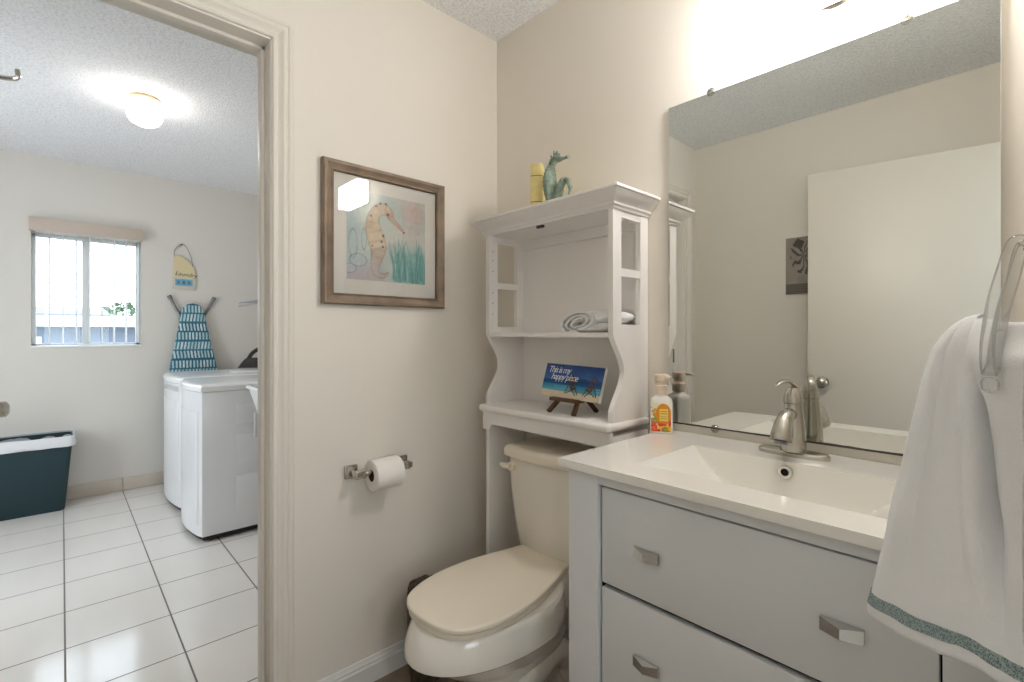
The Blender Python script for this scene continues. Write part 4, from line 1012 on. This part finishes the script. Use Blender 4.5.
# soap bottle
SBX, SBY = .806, -.060
root = thing('soap_bottle', 'pump soap bottle with a bright fruit label beside the mirror', 'bottle', (SBX, SBY, CZ))
A_ = math.radians(29); rb_ = Matrix.Translation((SBX, SBY, 0)) @ Matrix.Rotation(A_, 4, 'Z')
def sq(z, r, e=.34, n=48):
    P = []
    for k in range(n):
        a = 2 * PI * k / n; c, s = math.cos(a), math.sin(a)
        P.append(rb_ @ Vector((r * math.copysign(abs(c) ** e, c), r * .86 * math.copysign(abs(s) ** e, s), z)))
    return P
bm = NB(); loft(bm, [sq(CZ, .029), sq(CZ + .003, .0325), sq(CZ + .090, .0325), sq(CZ + .101, .029, .45), sq(CZ + .107, .0215, .8), sq(CZ + .112, .018, 1), sq(CZ + .118, .015, 1)]); finish('body', bm, 'bottle', root)
bm = NB(); lathe(bm, [(.0205, CZ + .114), (.0205, CZ + .138), (.0185, CZ + .140), (.0165, CZ + .141), (.0160, CZ + .150), (.0195, CZ + .152), (.0200, CZ + .168), (.0180, CZ + .172), (.001, CZ + .173)], (SBX, SBY, 0), 28)
tube(bm, [(SBX + .004, SBY - .002, CZ + .167), (SBX + .026, SBY - .010, CZ + .168), (SBX + .040, SBY - .015, CZ + .165)], [.0055, .005, .0042], 10); finish('pump', bm, 'pump', root)
LP = random.Random(11); blobs = [(LP.uniform(0, 1), LP.uniform(.02, .40), LP.uniform(.07, .15), LP.choice([(206, 44, 52), (222, 60, 70), (226, 164, 40), (238, 190, 70), (120, 150, 60), (190, 40, 40)])) for _ in range(46)] + [(LP.uniform(0, .30), LP.uniform(.35, .85), LP.uniform(.03, .08), LP.choice([(96, 138, 70), (212, 150, 60), (226, 120, 60), (150, 168, 90), (210, 70, 60)])) for _ in range(16)]
def label(u, v):
    c = (240, 236, 224) if v > .42 else (206, 176, 110)
    if v > .55 and u < .36: c = mixc(c, (200, 206, 160), .4)
    for bx_, by_, br_, bc_ in blobs:
        d = math.hypot((u - bx_) * .9, (v - by_) * 1.3)
        if d < br_: c = mixc(bc_, (255, 236, 170), .35 * max(0, 1 - d / br_ * 1.6))
    if math.hypot((u - .62) / .40, (v - .60) / .37) < 1 and v > .28: c = (214, 142, 34)
    if .42 < u < .86 and .36 < v < .78: c = (236, 204, 104)
    if .47 < u < .81 and (abs(v - .70) < .012 or abs(v - .62) < .02 or abs(v - .52) < .012 or abs(v - .45) < .012): c = (190, 150, 70)
    return c
yv = rb_.to_3x3() @ Vector((1, 0, 0)); nvv = rb_.to_3x3() @ Vector((0, -1, 0))
c0_ = Vector((SBX, SBY, CZ + .007)) + nvv * (.0325 * .86 + .0006)
painted('label', c0_ - yv * .0275, yv, (0, 0, 1), .055, .084, 60, 90, label, root, thick=.0006)
xv = rb_.to_3x3() @ Vector((-1, 0, 0)); c1_ = Vector((SBX, SBY, CZ + .007)) + xv * (.0325 + .0006); sv = rb_.to_3x3() @ Vector((0, -1, 0))
painted('label', c1_ - sv * .022, sv, (0, 0, 1), .044, .084, 40, 80, lambda u, v: label(u * .34, v), root, thick=.0006)

# ------------------------------------------------------------------ hand towel on its clear hook
root = thing('towel_hook', 'clear acrylic towel hook on the wall beside the vanity', 'hook', (XR, -.62, 1.29))
HY = -.64
bm = NB(); box(bm, XR - .008, XR, HY - .020, HY + .020, 1.262, 1.325, .004, 3); finish('back_plate', bm, 'clear', root)
for pts_ in ([(1.554, -.646, 1.284), (1.545, -.645, 1.290), (1.5391, -.645, 1.2854), (1.5328, -.650, 1.2599), (1.5267, -0.6640, 1.2287), (1.5238, -0.6950, 1.1932), (1.5238, -0.7120, 1.1694), (1.5254, -0.7180, 1.1564)],
             [(1.554, -.632, 1.280), (1.549, -.633, 1.286), (1.5446, -.635, 1.2807), (1.5404, -.640, 1.2549), (1.5344, -0.6560, 1.2236), (1.5304, -0.6880, 1.1932), (1.5286, -0.7120, 1.1676), (1.5261, -0.7180, 1.1565)]):
    bm = NB(); tube(bm, spline(pts_, 6), .0056, 14); finish('arm', bm, 'clear', root)
bm = NB(); lathe(bm, [(.002, .0), (.006, .003), (.007, .009), (.005, .014), (.001, .015)], (1.5261, -.718, 1.1388), 16); finish('tip', bm, 'clear', root)

PLAN = [(1.552, -.545), (1.500, -.530), (1.440, -.560), (1.416, -.606), (1.428, -.640), (1.458, -.672), (1.490, -.698), (1.516, -.718), (1.536, -.733), (1.553, -.748)]
PLs = [Vector((p.x, p.y, 0)) for p in spline([(a, b_, 0) for a, b_ in PLAN], 8)]
TA = Vector((1.519, -.634, 0)); ZT, ZB = 1.214, .846
SPK = [(0, .03), (.02, .17), (.05, .28), (.10, .38), (.18, .46), (.37, .58), (.64, .78), (1.0, 1.0)]
def spread(v):
    for (a, p), (b_, q) in zip(SPK[:-1], SPK[1:]):
        if v <= b_: return p + (q - p) * (v - a) / (b_ - a)
    return 1.0
def towel_pt(u, v, off=0.0):
    f = u * (len(PLs) - 1); k = min(int(f), len(PLs) - 2); p = PLs[k].lerp(PLs[k + 1], f - k)
    s = spread(v); wl = max(sst(.66, .92, u), sst(.20, .02, u)); sx = s + (max(s, .92) - s) * wl
    s2 = s + (max(s, .75 * min(1, v / .10) ** .5) - s) * sst(.66, .92, u)
    q = Vector((TA.x + (p.x - TA.x) * sx, TA.y + (p.y - TA.y) * s2, 0))
    uc = .735 + .20 * v
    dep = .030 * math.exp(-((u - uc) / .050) ** 2) * sst(.10, .28, v) * sst(.98, .45, v)
    rim = .007 * math.exp(-((u - uc + .085) / .035) ** 2) * sst(.10, .30, v) * sst(1.0, .5, v)
    q = q + Vector((.25, 1, 0)) * dep - Vector((.3, 1, 0)) * rim
    q.y += .008 * math.exp(-((u - .52) / .03) ** 2) * sst(.0, .3, v) * sst(1.1, .4, v)
    z = ZT - (ZT - ZB) * v + .006 * nz(u * 3, v, 2.0) * v - .062 * math.exp(-((u - .12) / .06) ** 2) * v + .034 * sst(.30, .95, u) * v * v - .010 * wl * (1 - v)
    q = Vector((q.x + .003 * nz(u * 5, v * 3, 2.4, 1) * s, q.y + .003 * nz(u * 5, v * 3, 2.4, 6) * s, z))
    q.x = min(q.x, 1.5545)
    return q
def towel_n(u, v):
    a = towel_pt(min(1, u + .006), v) - towel_pt(max(0, u - .006), v); b_ = towel_pt(u, min(1, v + .01)) - towel_pt(u, max(0, v - .01))
    n = a.cross(b_); return n.normalized() if n.length > 1e-9 else Vector((0, -1, 0))
root = thing('hand_towel', 'white terry hand towel with a grey green embroidered band hanging from the clear hook', 'towel', (1.519, -.634, ZT))
def sheet(name, u0, u1, v0, v1, nu, nv, half, m, lift=0.0, col=None):
    bm = NB(); F_, K_ = [], []
    for j in range(nv + 1):
        v = v0 + (v1 - v0) * j / nv; fr, bk = [], []
        for i in range(nu + 1):
            u = u0 + (u1 - u0) * i / nu; p = towel_pt(u, v); n = towel_n(u, v)
            h = half * (1.0 if 0 < v < 1 else .55)
            fr.append(bm.verts.new(p - n * (h + lift))); bk.append(bm.verts.new(p + n * (h if lift == 0 else -h * .6)))
        F_.append(fr); K_.append(bk)
    for j in range(nv):
        for i in range(nu):
            ringface(bm, (F_[j][i], F_[j][i + 1], F_[j + 1][i + 1], F_[j + 1][i])); ringface(bm, (K_[j][i], K_[j + 1][i], K_[j + 1][i + 1], K_[j][i + 1]))
        ringface(bm, (F_[j][0], F_[j + 1][0], K_[j + 1][0], K_[j][0])); ringface(bm, (F_[j][-1], K_[j][-1], K_[j + 1][-1], F_[j + 1][-1]))
    for i in range(nu):
        ringface(bm, (F_[0][i], K_[0][i], K_[0][i + 1], F_[0][i + 1])); ringface(bm, (F_[-1][i], F_[-1][i + 1], K_[-1][i + 1], K_[-1][i]))
    return finish(name, bm, m, root, ang=80)
sheet('cloth', 0, 1, 0, 1, 150, 70, .0045, 'towel')
band = []
for k, (v0, v1, m) in enumerate(((.918, .958, 'band'),)):
    sheet('embroidered_band', .06, 1, v0, v1, 200, 6, .0045, m, .0012)

# ------------------------------------------------------------------ print on the wall behind the open door
root = thing('wall_print', 'small grey botanical print partly behind the open door, seen in the mirror', 'picture', (.66, YF, 1.58))
def print_art(u, v):
    c = mixc((168, 160, 150), (132, 124, 116), .5 + .5 * nz(u, v, 4)); d = math.hypot(u - .55, v - .68); a = math.atan2(v - .68, u - .55)
    if d < .34 and math.sin(a * 9 + 6 * nz(u, v, 5)) > .1 + d: c = mixc(c, (60, 58, 54), .8)
    if v < .18: c = mixc((120, 112, 104), (96, 90, 84), .5 + .5 * math.sin(v * 160))
    return c
bm = NB(); box(bm, .560, .790, YF + .0005, YF + .012, 1.425, 1.760, .002); finish('panel', bm, 'canvas', root)
painted('print', (.787, YF + .0126, 1.428), (-1, 0, 0), (0, 0, 1), .224, .329, 50, 70, print_art, root, thick=.0005)
